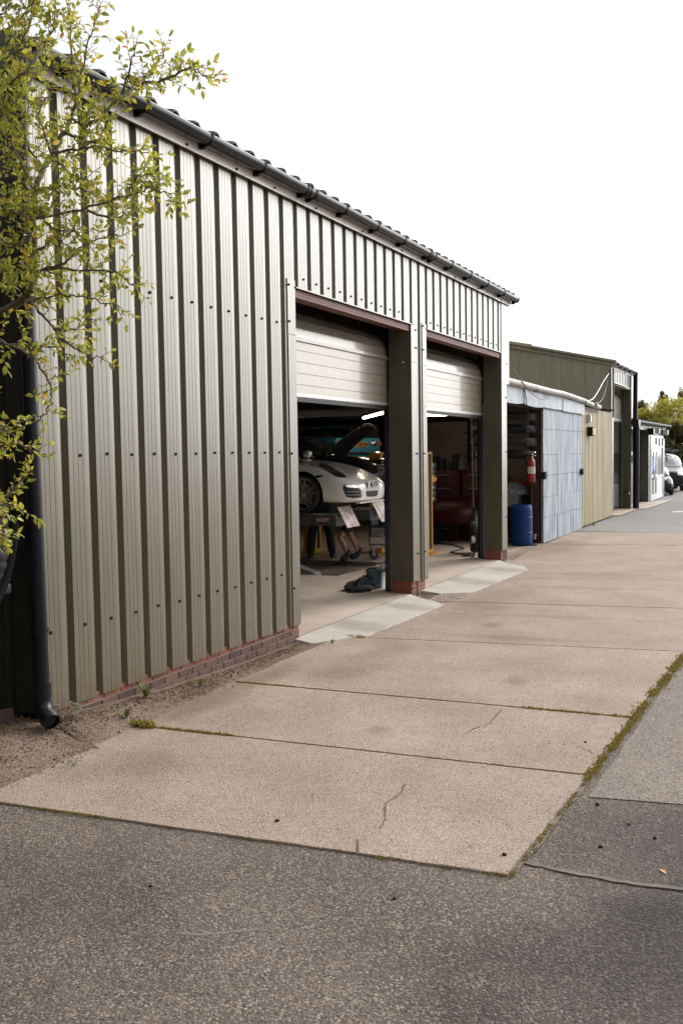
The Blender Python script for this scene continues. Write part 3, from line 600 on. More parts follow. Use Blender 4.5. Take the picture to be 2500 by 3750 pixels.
# brick plinth, laid brick by brick on a mortar core
def bricks(mb, x0, x1, y0, y1, z0, n, first=.225, skew=0.0):
    for c in range(n):
        zz = z0+c*.075; x = x0 - (0 if c % 2 == 0 else .1125)
        while x < x1-.01:
            a, b = max(x, x0), min(x+.215, x1)
            if b-a > .02: mb.box(a, b, y0+random.uniform(-.002, .002), y1, zz+.005, zz+.070)
            x += .225
W_(MB().box(5.66, 9.862, .030, .09, -.05, .235), 'plinth_mortar', m_mortar, shop)
mb = MB(); bricks(mb, 5.66, 9.865, .022, .085, .16, 1); W_(mb, 'brick_course', m_brick, shop, bevel=.004, seg=1)
mb = MB(); bricks(mb, 5.62, 9.865, .018, .085, -.065, 3); W_(mb, 'brick_course', m_brickdark, shop, bevel=.004, seg=1)
def pier(x0, x1, split):
    W_(MB().box(x0+.005, x1-.005, .03, .33, -.02, .245), 'plinth_mortar', m_mortar, shop)
    mb = MB()
    for c in range(3):
        zz = .012+c*.075
        for a, b in ((x0, split-.03), (split+.03, x1)):
            w = b-a; cut = a + w*(.42 if c % 2 else .7)
            for p, q in ((a, cut-.005), (cut+.005, b)):
                if q-p > .02: mb.box(p, q, .022, .12, zz+.005, zz+.07)
        for yy in (.125, .24): mb.box(x0, x0+.10, yy, yy+.105, zz+.005, zz+.07)
    W_(mb, 'brick_course', m_brick, shop, bevel=.004, seg=1)
    W_(MB().box(split-.027, split+.027, .014, .06, -.01, .24), 'plinth_batten', m_maroon, shop)
    W_(MB().box(x0-.004, x0+.004, .035, .36, .0, .235), 'pier_paint', m_redfloor, shop)
pier(13.56, 14.14, 13.80); pier(18.44, 18.78, 18.66)
# sectional doors
def section_door(x0, x1, zb, parent, y=.42, zc=3.72, R=.42, pitch=.145, left_guide=True, top=None):
    d = empty('sectional_door', Vector((x0, y, zb))-parent_world(parent)); d.parent = parent
    prof = [(y, zb+.11)]; z = zb+.11+.11
    while z < zc: prof += [(y, z-.004), (y+.007, z), (y, z+.004)]; z += pitch
    nseg = 5
    prof.append((y, zc-.03)); prof += [(y+.007, zc-.026), (y, zc-.022)]
    for k in range(1, nseg+1):
        a0 = (pi/2)*(k-.5)/nseg; a = (pi/2)*k/nseg
        py, pz = y+R*(1-cos(a)), zc+R*sin(a)
        nx, nz = -cos(a), sin(a)
        prof += [(py, pz-.003), (py+.006, pz-.002), (py+.002, pz+.003)]
    prof.append((y+R+1.9, zc+R+.02))
    mb = MB(); t = .035
    back = []
    for i, (a, b) in enumerate(prof):
        p, q = prof[max(i-1, 0)], prof[min(i+1, len(prof)-1)]; dx, dz = q[0]-p[0], q[1]-p[1]; l = math.hypot(dx, dz) or 1
        back.append((a+dz/l*t, b-dx/l*t))
    rows = [[(x, a, b) for a, b in prof] for x in (x0, x1)]; mb.strip(rows)
    mb.strip([[(x, a, b) for a, b in back] for x in (x1, x0)])
    for x in (x0, x1): mb.strip([[(x, a, b) for a, b in prof], [(x, a, b) for a, b in back]])
    c = W_(mb, 'door_curtain', m_door, d, normals=False)
    W_(MB().box(x0, x1, y-.008, y+.04, zb+.062, zb+.11), 'bottom_rail', m_rail, d, bevel=.003)
    W_(MB().box(x0, x1, y-.004, y+.036, zb+.028, zb+.06).box(x0, x1, y-.010, y+.03, zb, zb+.026), 'rubber_seal', m_rubber, d, bevel=.004)
    mb = MB(); mb.box(x1+.01, x1+.07, y-.04, y-.005, .046, zc).box(x1+.045, x1+.075, y-.005, y+.08, .046, zc)
    pts = [Vector((x1+.04, y+R*(1-cos(a)), zc+R*sin(a))) for a in [pi/2*k/8 for k in range(9)]] + [Vector((x1+.04, y+R+1.9, zc+R+.02))]
    mb.tube(pts, .03, 6)
    W_(mb, 'guide_track', m_track, d)
    W_(MB().box(x1-.035, x1+.008, y-.045, y-.025, .046, zb+.3), 'guide_flange', m_galv, d)
    return d
section_door(9.80, 13.625, 2.91, shop); section_door(14.15, 18.505, 2.90, shop)
def chain_keeper(x, z, lab):
    k = empty('chain_keeper', (x, .58, z), 0, lab, 'door bracket', 'chain keepers by the door tracks')
    MB().box(0, .42, -.006, 0, -.085, .085).build('plate', m_galv, k, bevel=.004)
    MB().lathe([(.0001, -.05), (.03, -.05), (.034, -.045), (.036, -.035), (.065, -.03), (.07, -.022), (.07, .0), (.06, .005)], Matrix.Translation((.09, -.01, .01)) @ Matrix.Rotation(pi/2, 4, 'X') @ Matrix.Scale(-1, 4, (0, 0, 1)), 24).build('wheel', m_offwhite, k, smooth=True)
    return k
chain_keeper(13.62, .43, 'pale plate with a round wheel beside the first doorway track'); chain_keeper(18.22, .45, 'pale plate with a round white wheel on the second doorway track')
# downpipe at the near corner
dp = W_(MB().tube([(5.50, -.07, .36), (5.50, -.055, 2.2), (5.50, -.055, 4.95)], .058, 18), 'downpipe', m_pipe, shop, smooth=True)
W_(MB().tube([(5.50, -.07, .50), (5.50, -.07, .38)], .068, 18), 'pipe_collar', m_pipe, dp, smooth=True); W_(MB().tube([(5.5, -.055, 2.42), (5.5, -.055, 2.30)], .066, 18), 'pipe_collar', m_pipe, dp, smooth=True)
W_(MB().tube(smoothpath([(5.50, -.07, .40), (5.50, -.075, .33), (5.48, -.11, .27), (5.44, -.19, .225)], 5), .062, 18, cap=False).tube([(5.455, -.16, .243), (5.435, -.21, .215)], .072, 18, cap=False).tube([(5.447, -.18, .233), (5.446, -.182, .2325)], .06, 18), 'pipe_elbow', m_pipe, dp, smooth=True)
W_(MB().tube([(5.50, -.058, 4.93), (5.50, -.07, 5.02), (5.52, -.10, 5.12), (5.54, -.13, 5.2), (5.54, -.13, 5.26)], .06, 16), 'pipe_neck', m_pipe, dp, smooth=True)
for z in (.91, 2.36): W_(MB().lathe([(.062, -.018), (.072, -.018), (.072, .018), (.062, .018)], Matrix.Translation((5.5, -.062, z)), 20).box(5.55, 5.62, -.035, -.02, z-.012, z+.012), 'pipe_clip', m_pipe, dp, smooth=True)
# wrapped flue pipe and hose at the dark gable, a board on the ground
fl = empty('flue_pipe', (5.36, .16, 1.2), 0, 'grey ringed flue pipe standing against the dark gable', 'pipe')
prof_ = []
for k in range(7): prof_ += [(.050, k*.085), (.060, k*.085+.012), (.062, k*.085+.068), (.050, k*.085+.08)]
MB().lathe(prof_, None, 18).build('pipe', m_greypaint, fl, 50); MB().tube(smoothpath([(0, 0, .58), (0, .0, .68), (-.06, 0, .73), (-.3, .05, .74)], 5), .058, 14).build('elbow', m_greypaint, fl, True)
for z in (.60, .66): MB().lathe([(.06, -.01), (.066, 0), (.06, .01)], Matrix.Translation((0, 0, z)), 16).build('band', m_black, fl, True)
tag(MB().tube(smoothpath([(5.45, .1, 1.75), (5.42, .1, 1.55), (5.33, .1, 1.3), (5.2, .12, 1.1), (5.0, .2, .9)], 6), .03, 10).build('hose', m_black, None, True), 'thick black hose hanging at the left edge by the grey flue', 'hose')
tag(MB().box(-.10, .10, -.012, .012, -.02, .11).build('board', m_maroon, None, bevel=.003, loc=(5.40, .27, .16)), 'small brown board standing on the debris behind the drainpipe', 'board')
children_ = [o for o in bpy.data.objects if o.name == 'board']; children_[0].rotation_euler = (-.2, 0, -.5)

# ------------------------------------------------------------------ tin shed between the workshops
shed = empty('storage_shed', (18.98, 0, 0), 0, 'low shed with blue grey tin sliding door and cream ribbed steel wall', 'shed')
rs = random.Random(21)
def tin_sheet(x0, x1, z0, z1, y, name, m, parent, tilt=.0015, sag=0.0, dent=.0022, seed=0, n=8):
    r = random.Random(seed); off = r.uniform(0, 50); mb = MB(); rows = []
    nx = max(4, int((x1-x0)*7)); nz = max(4, int((z1-z0)*7)); t = r.uniform(-tilt, tilt)
    for j in range(nz+1):
        v = j/nz; row = []
        for i in range(nx+1):
            u = i/nx; d = dent*noise.noise((u*2.6*(x1-x0)+off, v*2.2*(z1-z0), off)) + t*(u-.5)*2
            row.append((x0+(x1-x0)*u, y+d, z0+(z1-z0)*v - sag*(1-v)*(u*(1-u))*4))
        rows.append(row)
    mb.strip(rows)
    ob = MB(); ob.v = mb.v; ob.f = mb.f
    o = W_(ob, name, m, parent, smooth=True, normals=False)
    return o
door = empty('sliding_door', (22.49-18.98, 0, 0)); door.parent = shed
W_(MB().box(22.50, 27.02, .165, .21, .03, 3.25), 'door_core', m_galv, door)
cols_ = [(22.49, 23.97), (23.955, 25.395), (25.375, 27.03)]
rowz = [(.005, .64), (.62, 1.14), (1.12, 1.66), (1.64, 2.17), (2.15, 2.78), (2.76, 3.25)]
riv = MB(); 
def rivet(x, z, y): riv.lathe([(.0001, -.006), (.007, -.004), (.008, .004)], Matrix.Translation((x, y, z)) @ Matrix.Rotation(pi/2, 4, 'X') @ Matrix.Scale(-1, 4, (0, 0, 1)), 6)
for ci, (a, b) in enumerate(cols_):
    for ri, (p, q) in enumerate(rowz):
        if ci == 1 and ri in (2, 4): continue
        qq = q
        if ci == 1 and ri == 1: qq = rowz[2][1]
        if ci == 1 and ri == 3: qq = rowz[4][1]
        y = .150 - .004*(ci == 1) - .003*((ri+ci) % 2)
        tin_sheet(a, b, p, qq, y, 'tin_panel', m_tin, door, seed=ci*10+ri)
        n = int((b-a)/.10)
        for k in range(n+1): rivet(a+.03+(b-a-.06)*k/n, qq-.03, y-.008)
        n = int((qq-p)/.16)
        for k in range(n+1): rivet(a+.025, p+.03+(qq-p-.06)*k/max(n, 1), y-.008)
W_(riv, 'rivets', m_tin2, door)['kind'] = 'stuff'
W_(MB().box(22.42, 22.60, .08, .15, 1.55, 1.73).box(22.40, 22.46, .1, .3, 1.57, 1.71), 'hasp', m_black, door, bevel=.006)
W_(MB().box(26.72, 26.90, .07, .14, 1.54, 1.71).box(26.82, 26.95, .09, .15, 1.58, 1.67), 'hasp', m_black, door, bevel=.006)
W_(MB().box(22.455, 22.70, .24, .43, .0, 3.2), 'door_post', m_maroon, shed, bevel=.005)
W_(MB().box(22.0, 22.46, .30, .33, .18, .24).box(22.0, 22.04, .22, .32, .14, .26), 'floor_bracket', m_galv, shed)
for i, (a, b, z0) in enumerate(((18.8, 20.55, 3.28), (20.5, 22.50, 3.27), (22.48, 24.42, 3.265), (24.38, 26.58, 3.245), (26.56, 27.14, 3.235))):
    tin_sheet(a, b, z0, 3.60, .105 - .012*(i % 2), 'flashing_panel', m_tin2, shed, tilt=.02 if i < 2 else .006, sag=.035 if i < 2 else .01, dent=.02 if i < 2 else .006, seed=70+i)
    r2 = MB()
W_(MB().box(18.9, 27.1, .22, .34, 3.22, 3.5), 'door_header', m_dark, shed)
W_(MB().prism([(20.42, .06, 3.60), (20.50, .06, 3.58), (20.66, .05, 3.26), (20.60, .04, 3.24)], (0, .012, 0)), 'torn_edge', m_black, shed)
# cream wall
CP = [(0, 0), (.10, 0), (.115, .023), (.187, .023), (.20, 0)]
mb = MB(); cladding(mb, 27.06, 32.02, .05, 3.44, 27.06, .17, CP, .20); W_(mb, 'cream_cladding', m_creamclad, shed, normals=False)
W_(MB().box(27.06, 32.1, .21, .32, .0, 3.4), 'wall_core', m_dark, shed)
W_(MB().box(27.10, 29.5, .145, .165, 3.36, 3.47), 'eaves_board', mat('weathered eaves board', (.16, .12, .10), .8), shed)
W_(MB().tube(smoothpath([(18.96, .06, 3.68), (20.5, .05, 3.672), (22.7, .04, 3.655), (24.2, .045, 3.66), (26.0, .05, 3.62), (27.0, .07, 3.60), (27.9, .10, 3.56), (29.5, .13, 3.53)], 8), .072, 14), 'gutter_pipe', m_whitepipe, shed, smooth=True)
for x in (21.4, 23.2, 25.1, 26.8, 28.4): W_(MB().tube([(x-.03, .055, 3.655-(max(0, x-24)*.022)), (x+.03, .055, 3.655-(max(0, x-24)*.022))], .079, 14), 'pipe_joint', m_galv if x != 21.4 else m_black, shed, smooth=True)
roof('shed_roof', 18.95, 32.2, .13, 12.3, 3.515, .012, shed, per=.18, th=.01)
W_(MB().box(26.6, 26.7, .4, 12, .0, 3.4), 'end_wall', m_cream, shed)
for x in (20.9, 22.9): pass
def box_thing(name, x0, x1, y0, y1, z0, z1, m, label, cat, lid=None, bev=.01):
    e = empty(name, ((x0+x1)/2, (y0+y1)/2, z0), 0, label, cat)
    W_(MB().box(x0, x1, y0, y1, z0, z1), 'casing', m, e, bevel=bev)
    if lid: W_(MB().box(x0+.03, x1-.03, y0-.012, y0+.002, z0+.03, z1-.03), 'cover', lid, e, bevel=.004)
    return e
box_thing('alarm_box', 27.78, 27.96, .07, .17, 3.02, 3.26, m_offwhite, 'small white box high on the cream ribbed wall', 'alarm box', m_white)
box_thing('flood_light', 27.84, 28.26, .02, .17, 2.64, 2.90, m_black, 'black framed flood light lower on the cream ribbed wall', 'light', m_creamclad)
# cables drooping over the shed front
def cable(pts, r, m, label):
    return tag(MB().tube(smoothpath(pts, 8), r, 6).build('cable', m, None, True), label, 'cable')
m_cable = mat('grey cable', (.14, .13, .125), .6); m_wcable = mat('white cable', (.62, .61, .58), .6)
cable([(18.99, .0, 4.03), (19.8, -.02, 3.76), (20.6, -.03, 3.53), (21.5, -.02, 3.42), (22.4, .0, 3.47), (23.3, .03, 3.72)], .010, m_cable, 'thin grey cable drooping from the olive corner past the torn tin flashing')
cable([(27.6, .12, 3.64), (28.6, .16, 3.74), (29.6, .2, 4.0), (30.7, .25, 4.35), (31.9, .28, 4.72)], .016, m_wcable, 'white cable rising from the white pipe to the taller gable')
cable([(29.0, .14, 3.63), (29.8, .2, 3.68), (30.6, .24, 3.85), (31.3, .27, 4.15), (31.7, .28, 4.5)], .012, m_cable, 'thin dark cable looping under the white one by the taller gable')

# ------------------------------------------------------------------ tall olive workshop beyond the shed
tall = empty('tall_workshop', (32.3, .3, 0), 0, 'taller olive workshop gable rising behind the shed roof with one narrow door bay', 'workshop')
GP = [(0, 0), (.02, 0), (.05, -.035), (.075, -.035), (.09, 0), (.20, 0), (.203, .003), (.206, 0), (.30, 0), (.303, .003), (.306, 0), (.38, 0)]
mb = MB(); cladding(mb, .80, 9.0, 3.3, 5, .77-.09, 32.50, GP, .38, 'y', lambda u: 5.10+.232*(u-.3)); W_(mb, 'gable_cladding', m_gable, tall, normals=False)
W_(MB().prism([(32.485, .20, 3.3), (32.485, .20, 5.05), (32.485, .80, 5.2), (32.485, .80, 3.3)], (.02, 0, 0)), 'corner_panel', m_gable, tall)
W_(MB().prism([(32.44, .12, 5.0), (32.44, .12, 5.20), (32.44, 9, 7.26), (32.44, 9, 7.02)], (.04, 0, 0)), 'verge_flashing', m_gable, tall)
W_(MB().prism([(32.425, 3.02, 5.66), (32.425, 2.96, 5.90), (32.425, 4.4, 6.2), (32.425, 4.4, 6.0)], (.012, 0, 0)), 'patched_flashing', m_creamclad, tall)

W_(MB().box(32.20, 32.46, .24, .26, .0, 4.96), 'corner_trim', m_trim, tall); W_(MB().box(32.47, 32.60, .235, .255, .0, 4.97), 'corner_trim', m_trim, tall)
W_(MB().box(32.50, 32.56, .25, .6, .0, 4.9), 'reveal_trim', m_olive_dull, tall)
W_(MB().box(32.4, 36.9, .225, .24, 4.955, 5.11), 'fascia', m_fascia, tall, bevel=.002)
mb = MB(); cladding(mb, 32.60, 36.42, 4.50, 4.96, 32.6, .27); W_(mb, 'front_cladding', m_olive, tall, normals=False)
W_(MB().box(32.60, 36.42, .245, .29, 4.47, 4.50), 'drip_edge', m_trim, tall); W_(MB().box(32.6, 36.40, .30, .52, 4.42, 4.46), 'lintel', m_lintel, tall)
W_(MB().box(36.36, 36.375, .27, .62, .0, 4.46), 'reveal_trim', m_olive_dull, tall); W_(MB().box(36.38, 36.78, .25, .27, 0, 4.96), 'corner_trim', m_trim, tall)
roof('roof', 32.35, 36.95, .16, 6.6, 5.13, .232, tall, th=.01)
gutter(32.5, 36.8, .11, 5.09, .07, tall, (33.2, 34.2, 35.2, 36.2), ())
section_door(32.62, 36.22, 3.22, tall, y=.58, zc=3.95, R=.36, pitch=.22)
W_(MB().box(36.5, 36.56, .6, 7, 0, 5.0), 'partition', m_offwhite, tall)
W_(MB().box(36.46, 36.495, .62, 7, .06, .95), 'wainscot', m_white, tall)
W_(MB().box(36.46, 36.495, .62, 7, .98, 1.32), 'window_strip', mat('pale reveal glass', (.42, .43, .44), .2), tall)
W_(MB().box(36.46, 36.495, .62, 7, 1.34, 2.1), 'wall_panel', m_cream, tall)
W_(MB().box(32.6, 36.5, 7, 7.05, 0, 5), 'back_wall', m_dark, tall)
W_(MB().box(32.6, 36.6, .3, 7, 4.9, 4.94), 'ceiling', m_dark, tall)
W_(MB().box(36.62, 36.70, .5, 9, 3.3, 5.1), 'end_wall', m_olive_dull, tall)
sheet('bay_floor', [(32.5, .0), (36.4, .0), (36.4, 7), (32.5, 7)], .02, m_floor)
# hanging body panel inside that bay
mb = MB(); rows = []
for j in range(13):
    v = j/12; rows.append([Vector((35.3 + .25*sin(v*pi)*.5, .9+u/10*1.1, 2.3 - .55*v**1.5 + .10*sin(u/10*pi)*(1-v) - .12*abs(u/10-.5))) for u in range(11)])
mb.strip(rows); o = mb.build('car_bonnet', mat('silver body panel', (.28, .28, .27), .35, .4), None, True); o.modifiers.new('t', 'SOLIDIFY').thickness = .02
tag(o, 'grey car body panel hanging inside the narrow door bay', 'car panel')
# downpipe with hopper
dp2 = W_(MB().tube([(36.60, .13, 5.02), (36.62, .13, 4.9), (36.62, .14, 3.3)], .085, 14), 'downpipe', m_pipe, tall, smooth=True)
W_(MB().prism([(36.36, -.02, 3.33), (36.96, -.02, 3.33), (36.96, -.02, 3.22), (36.78, -.02, 3.04), (36.5, -.02, 3.04), (36.36, -.02, 3.22)], (0, .24, 0)), 'hopper', m_pipe, dp2, bevel=.01)
W_(MB().tube([(36.66, .10, 3.08), (36.62, .10, .02)], .115, 14).tube([(36.66, .10, 3.04), (36.66, .10, 2.94)], .13, 14), 'lower_pipe', m_pipe, dp2, smooth=True)
W_(MB().box(36.1, 36.2, .262, .268, .55, .65).box(36.368, 36.36, .40, .46, .62, .70), 'socket', m_offwhite, tall)
# signs behind the pipe
m_blue = mat('sign blue', (.03, .16, .50), .4)
sg = empty('notice_board', (37.2, .2, 2.2), 0, 'tall white and blue notice board behind the black downpipe', 'sign')
W_(MB().box(36.82, 37.75, .17, .19, 2.15, 3.0), 'board', m_white, sg); W_(MB().box(36.9, 37.68, .163, .169, 2.2, 2.52).box(36.9, 37.68, .163, .169, 2.62, 2.92), 'blue_field', m_blue, sg)
sg = empty('notice_board', (37.2, .2, 1.7), 0, 'small white and blue notice under the tall one by the downpipe', 'sign')
W_(MB().box(36.82, 37.6, .17, .19, 1.72, 2.02), 'board', m_white, sg); W_(MB().box(36.88, 37.2, .163, .169, 1.78, 1.96), 'blue_field', m_blue, sg)

# ------------------------------------------------------------------ low office range
low = empty('office_building', (36.9, .3, 0), 0, 'lowest building at the far end with a white glazed entrance', 'office')
mb = MB(); cladding(mb, 36.8, 41.1, 3.05, 3.2, 36.8, .29); cladding(mb, 41.6, 46.0, 2.82, 3.2, 41.6, .29); W_(mb, 'front_cladding', m_olive, low, normals=False)
W_(MB().box(36.8, 41.2, .27, .31, 3.02, 3.05).box(41.58, 46.0, .26, .3, 2.79, 2.82), 'drip_edge', m_trim, low)
W_(MB().box(36.8, 46.6, .24, .26, 3.16, 3.24), 'fascia', m_olive_dull, low)
W_(MB().box(41.16, 41.18, .30, .72, .0, 3.05), 'reveal_trim', m_olive_dull, low); W_(MB().box(41.18, 41.60, .27, .29, 0, 3.16), 'corner_trim', m_trim, low)
W_(MB().box(45.80, 46.45, .27, .29, 0, 3.16), 'corner_trim', m_trim, low)
W_(MB().box(41.10, 41.15, .55, .62, .0, 3.05), 'guide_track', m_track, low)
W_(MB().box(46.4, 46.45, .3, 9, 0, 3.3), 'end_wall', m_olive_dull, low)
W_(MB().box(36.9, 46.4, 6, 6.05, 0, 3.2), 'back_wall', m_dark, low); W_(MB().box(36.8, 46.5, .34, 9, 3.2, 3.23), 'ceiling', m_dark, low)
W_(MB().box(41.9, 41.95, .8, 6, 0, 3.2), 'partition', m_dark, low); W_(MB().box(40.9, 41.08, .68, 1.2, .05, 1.0).box(40.9, 41.08, .68, 1.2, 1.1, 2.1), 'shelf_unit', m_offwhite, low)
sheet('bay_floor', [(36.9, .05), (41.2, .05), (41.2, 6), (36.9, 6)], .02, m_floor)
o = sheet('bay_apron', jag([(36.4, .25), (36.5, -.3), (43.6, -.5), (41.4, .25)], .3, .02, 5), .012, m_apron)
roof('roof', 36.7, 46.7, .14, 9, 3.36, .08, low, th=.01)
g2 = gutter(36.4, 46.75, .08, 3.30, .075, low, (37.4, 38.4, 39.4, 40.4, 41.4, 42.4, 43.4, 44.4, 45.4, 46.4))
W_(MB().tube(smoothpath([(46.35, .08, 3.25), (46.35, .1, 3.1), (46.33, .2, 2.9), (46.3, .24, 2.7)], 5), .07, 12), 'downpipe', m_pipe, low, smooth=True)
# white entrance
def frame(mb, x0, x1, z0, z1, w, y0, y1):
    mb.box(x0, x0+w, y0, y1, z0, z1).box(x1-w, x1, y0, y1, z0, z1).box(x0+w, x1-w, y0, y1, z0, z0+w).box(x0+w, x1-w, y0, y1, z1-w, z1)
ent = empty('entrance', (41.6-36.9, 0, 0)); ent.parent = low
mb = MB(); frame(mb, 41.60, 43.62, .02, 2.35, .10, .24, .32); frame(mb, 41.60, 43.62, 2.35, 2.80, .08, .245, .32); frame(mb, 43.62, 45.78, .02, 2.80, .10, .245, .32)
mb.box(43.72, 45.68, .25, .31, 2.28, 2.36); mb.box(44.6, 44.7, .25, .31, 2.36, 2.70); mb.box(43.72, 45.68, .25, .31, .98, 1.06)
W_(mb, 'frame', m_white, ent, bevel=.006)
W_(MB().box(43.72, 45.68, .275, .29, .1, .98), 'lower_panel', m_white, ent)
W_(MB().box(43.72, 45.68, .28, .29, 1.06, 2.28), 'window_pane', m_brownglass, ent); W_(MB().box(43.72, 44.6, .28, .29, 2.36, 2.7).box(44.7, 45.68, .28, .29, 2.36, 2.7), 'top_pane', m_brownglass, ent); W_(MB().box(41.68, 43.54, .28, .29, 2.43, 2.72), 'top_pane', m_brownglass, ent)
drs = empty('door', (0, 0, 0)); drs.parent = ent
mb = MB(); frame(mb, 41.72, 42.60, .12, 2.25, .16, .225, .27); frame(mb, 42.64, 43.52, .12, 2.25, .16, .225, .27); mb.box(41.88, 42.44, .23, .265, 1.0, 1.14).box(42.8, 43.36, .23, .265, 1.0, 1.14)
W_(mb, 'leaf', m_white, drs, bevel=.006)
W_(MB().box(41.88, 42.44, .245, .25, .28, 2.09).box(42.80, 43.36, .245, .25, .28, 2.09), 'pane', m_glass, drs)
W_(MB().box(41.95, 42.35, .236, .242, 1.25, 1.75).box(42.85, 43.3, .236, .242, 1.5, 1.95), 'poster', m_blue, drs); W_(MB().box(42.5, 42.56, .16, .22, .9, 1.35), 'handle', m_white, drs)
box_thing('wall_lamp', 40.95, 41.45, .06, .26, 2.82, 3.10, m_black, 'black box lamp at the corner of the white entrance', 'light', m_creamclad)
box_thing('wall_lamp', 42.9, 43.2, .08, .26, 2.9, 3.12, m_offwhite, 'small pale lamp over the white entrance door', 'light', m_white)
box_thing('wall_lamp', 45.6, 45.95, .05, .26, 2.86, 3.1, m_offwhite, 'white lamp near the end gutter of the office', 'light', m_white)
o = MB().tube([(36.9, 3.0, 6.2), (36.9, 3.0, 7.6)], .03, 6)
mb = MB(); mb.tube([(30.55, 2.6, 5.6), (30.55, 2.6, 6.55)], .02, 6).tube([(30.55, 2.6, 6.3), (30.35, 2.75, 6.55)], .012, 6)

# ------------------------------------------------------------------ vehicles
def loft(stations, levels=2):
    """stations: (x, half profile [(y,z)...] from bottom centre to top centre); mirrored and smoothed"""
    rows = []
    for x, h in stations:
        full = [(x, y, z) for y, z in h] + [(x, -y, z) for y, z in h[-2:0:-1]]
        rows.append(full)
    mb = MB(); mb.strip(rows, True); n = len(rows[0]); mb.f.append(tuple(range(n))[::-1]); mb.f.append(tuple(range((len(rows)-1)*n, len(rows)*n)))
    me = mb.mesh('loft'); bm = bmesh.new(); bm.from_mesh(me); bmesh.ops.recalc_face_normals(bm, faces=bm.faces); bm.to_mesh(me); bm.free()
    o = bpy.data.objects.new('loft', me); COL.objects.link(o); md = o.modifiers.new('s', 'SUBSURF'); md.levels = levels; md.render_levels = levels
    me2 = evaluated(o); bpy.data.objects.remove(o); return me2
def cut_cyl(me, cuts):
    """cut wheel wells (x, z, radius, y0, y1) out of a body mesh"""
    o = bpy.data.objects.new('cutme', me); COL.objects.link(o); tmp = []
    for x, z, r, y0, y1 in cuts:
        c = MB().lathe([(r, y0), (r, y1)], Matrix.Translation((x, 0, z)) @ Matrix.Rotation(-pi/2, 4, 'X'), 40, True).build('cutter', None); tmp.append(c)
        b = o.modifiers.new('b', 'BOOLEAN'); b.operation = 'DIFFERENCE'; b.object = c; b.solver = 'EXACT'
    me2 = evaluated(o); bpy.data.objects.remove(o)
    for c in tmp: bpy.data.objects.remove(c)
    return me2
def wheel(parent, x, y, z, R, rim, width, side, spokes=5, double=True, m=None, steer=0):
    w = empty('wheel', (x, y, z)); w.parent = parent; w.rotation_euler = (0, 0, steer)
    B = Matrix.Rotation(-side*pi/2, 4, 'X')         # local +z of the lathe points outwards
    h = width/2
    MB().lathe([(rim*.96, -h), (R*.93, -h), (R, -h*.75), (R, h*.75), (R*.94, h*.98), (rim*1.02, h*.92), (rim, h*.8)], B, 40).build('tyre', m_tyre, w, 50)
    mb = MB(); mb.lathe([(rim*.94, -h*.8), (rim*.90, h*.45), (rim*.93, h*.85), (rim, h*.9), (rim*1.01, h*.8)], B, 40)
    mb.lathe([(.0001, h*.66), (rim*.13, h*.66), (rim*.2, h*.58), (rim*.24, h*.35)], B, 20)
    for k in range(spokes):
        for off in ((-.12, .12) if double else (0,)):
            a = 2*pi*k/spokes + pi/2; a2 = a+off*1.6
            p0 = Vector((cos(a+off*.9)*rim*.18, sin(a+off*.9)*rim*.18, h*.55)); p1 = Vector((cos(a2)*rim*.93, sin(a2)*rim*.93, h*.72))
            t = Vector((-sin(a), cos(a), 0))*rim*.05; d = Vector((0, 0, -h*.3))
            vs = [B @ v for v in (p0-t*1.3, p0+t*1.3, p1+t, p1-t, p0-t*1.3+d, p0+t*1.3+d, p1+t+d, p1-t+d)]
            mb.add(vs, [(0, 1, 2, 3), (0, 3, 7, 4), (1, 5, 6, 2), (4, 7, 6, 5)])
    mb.build('rim', m or m_alloy, w, 40)
    MB().lathe([(.0001, h*.2), (rim*.66, h*.2), (rim*.66, h*.05)], B, 30).build('brake_disc', m_galv, w, 40)
    return w
def decal(name, pts, tree_, origin, m, parent, minv, lift=.004, div=3):
    """a shape lying on a body: the outline is cast onto the body surface and given a small lift"""
    bm = bmesh.new(); vs = [bm.verts.new(Vector(p)) for p in pts]; bm.faces.new(vs); bmesh.ops.triangulate(bm, faces=bm.faces)
    for k in range(div): bmesh.ops.subdivide_edges(bm, edges=bm.edges[:], cuts=1, use_grid_fill=True)
    bmesh.ops.triangulate(bm, faces=bm.faces); o = Vector(origin); last = None; bad = []
    for v in bm.verts:
        d = (v.co-o).normalized(); hit, nrm, i, dist = tree_.ray_cast(minv @ o, (minv.to_3x3() @ d).normalized())
        if hit is None: bad.append(v); continue
        v.co = hit + nrm*lift
    bmesh.ops.delete(bm, geom=bad, context='VERTS')
    me = bpy.data.meshes.new(name); bm.to_mesh(me); bm.free(); return link(name, me, m, parent, True)
def prof(zb, wb, wm, zm, ws, zs, wt, zt, zc): return [(0, zb), (wb*.75, zb), (wb, zb+.02), (wm, zm), (ws, zs), (wt, zt), (0, zc)]

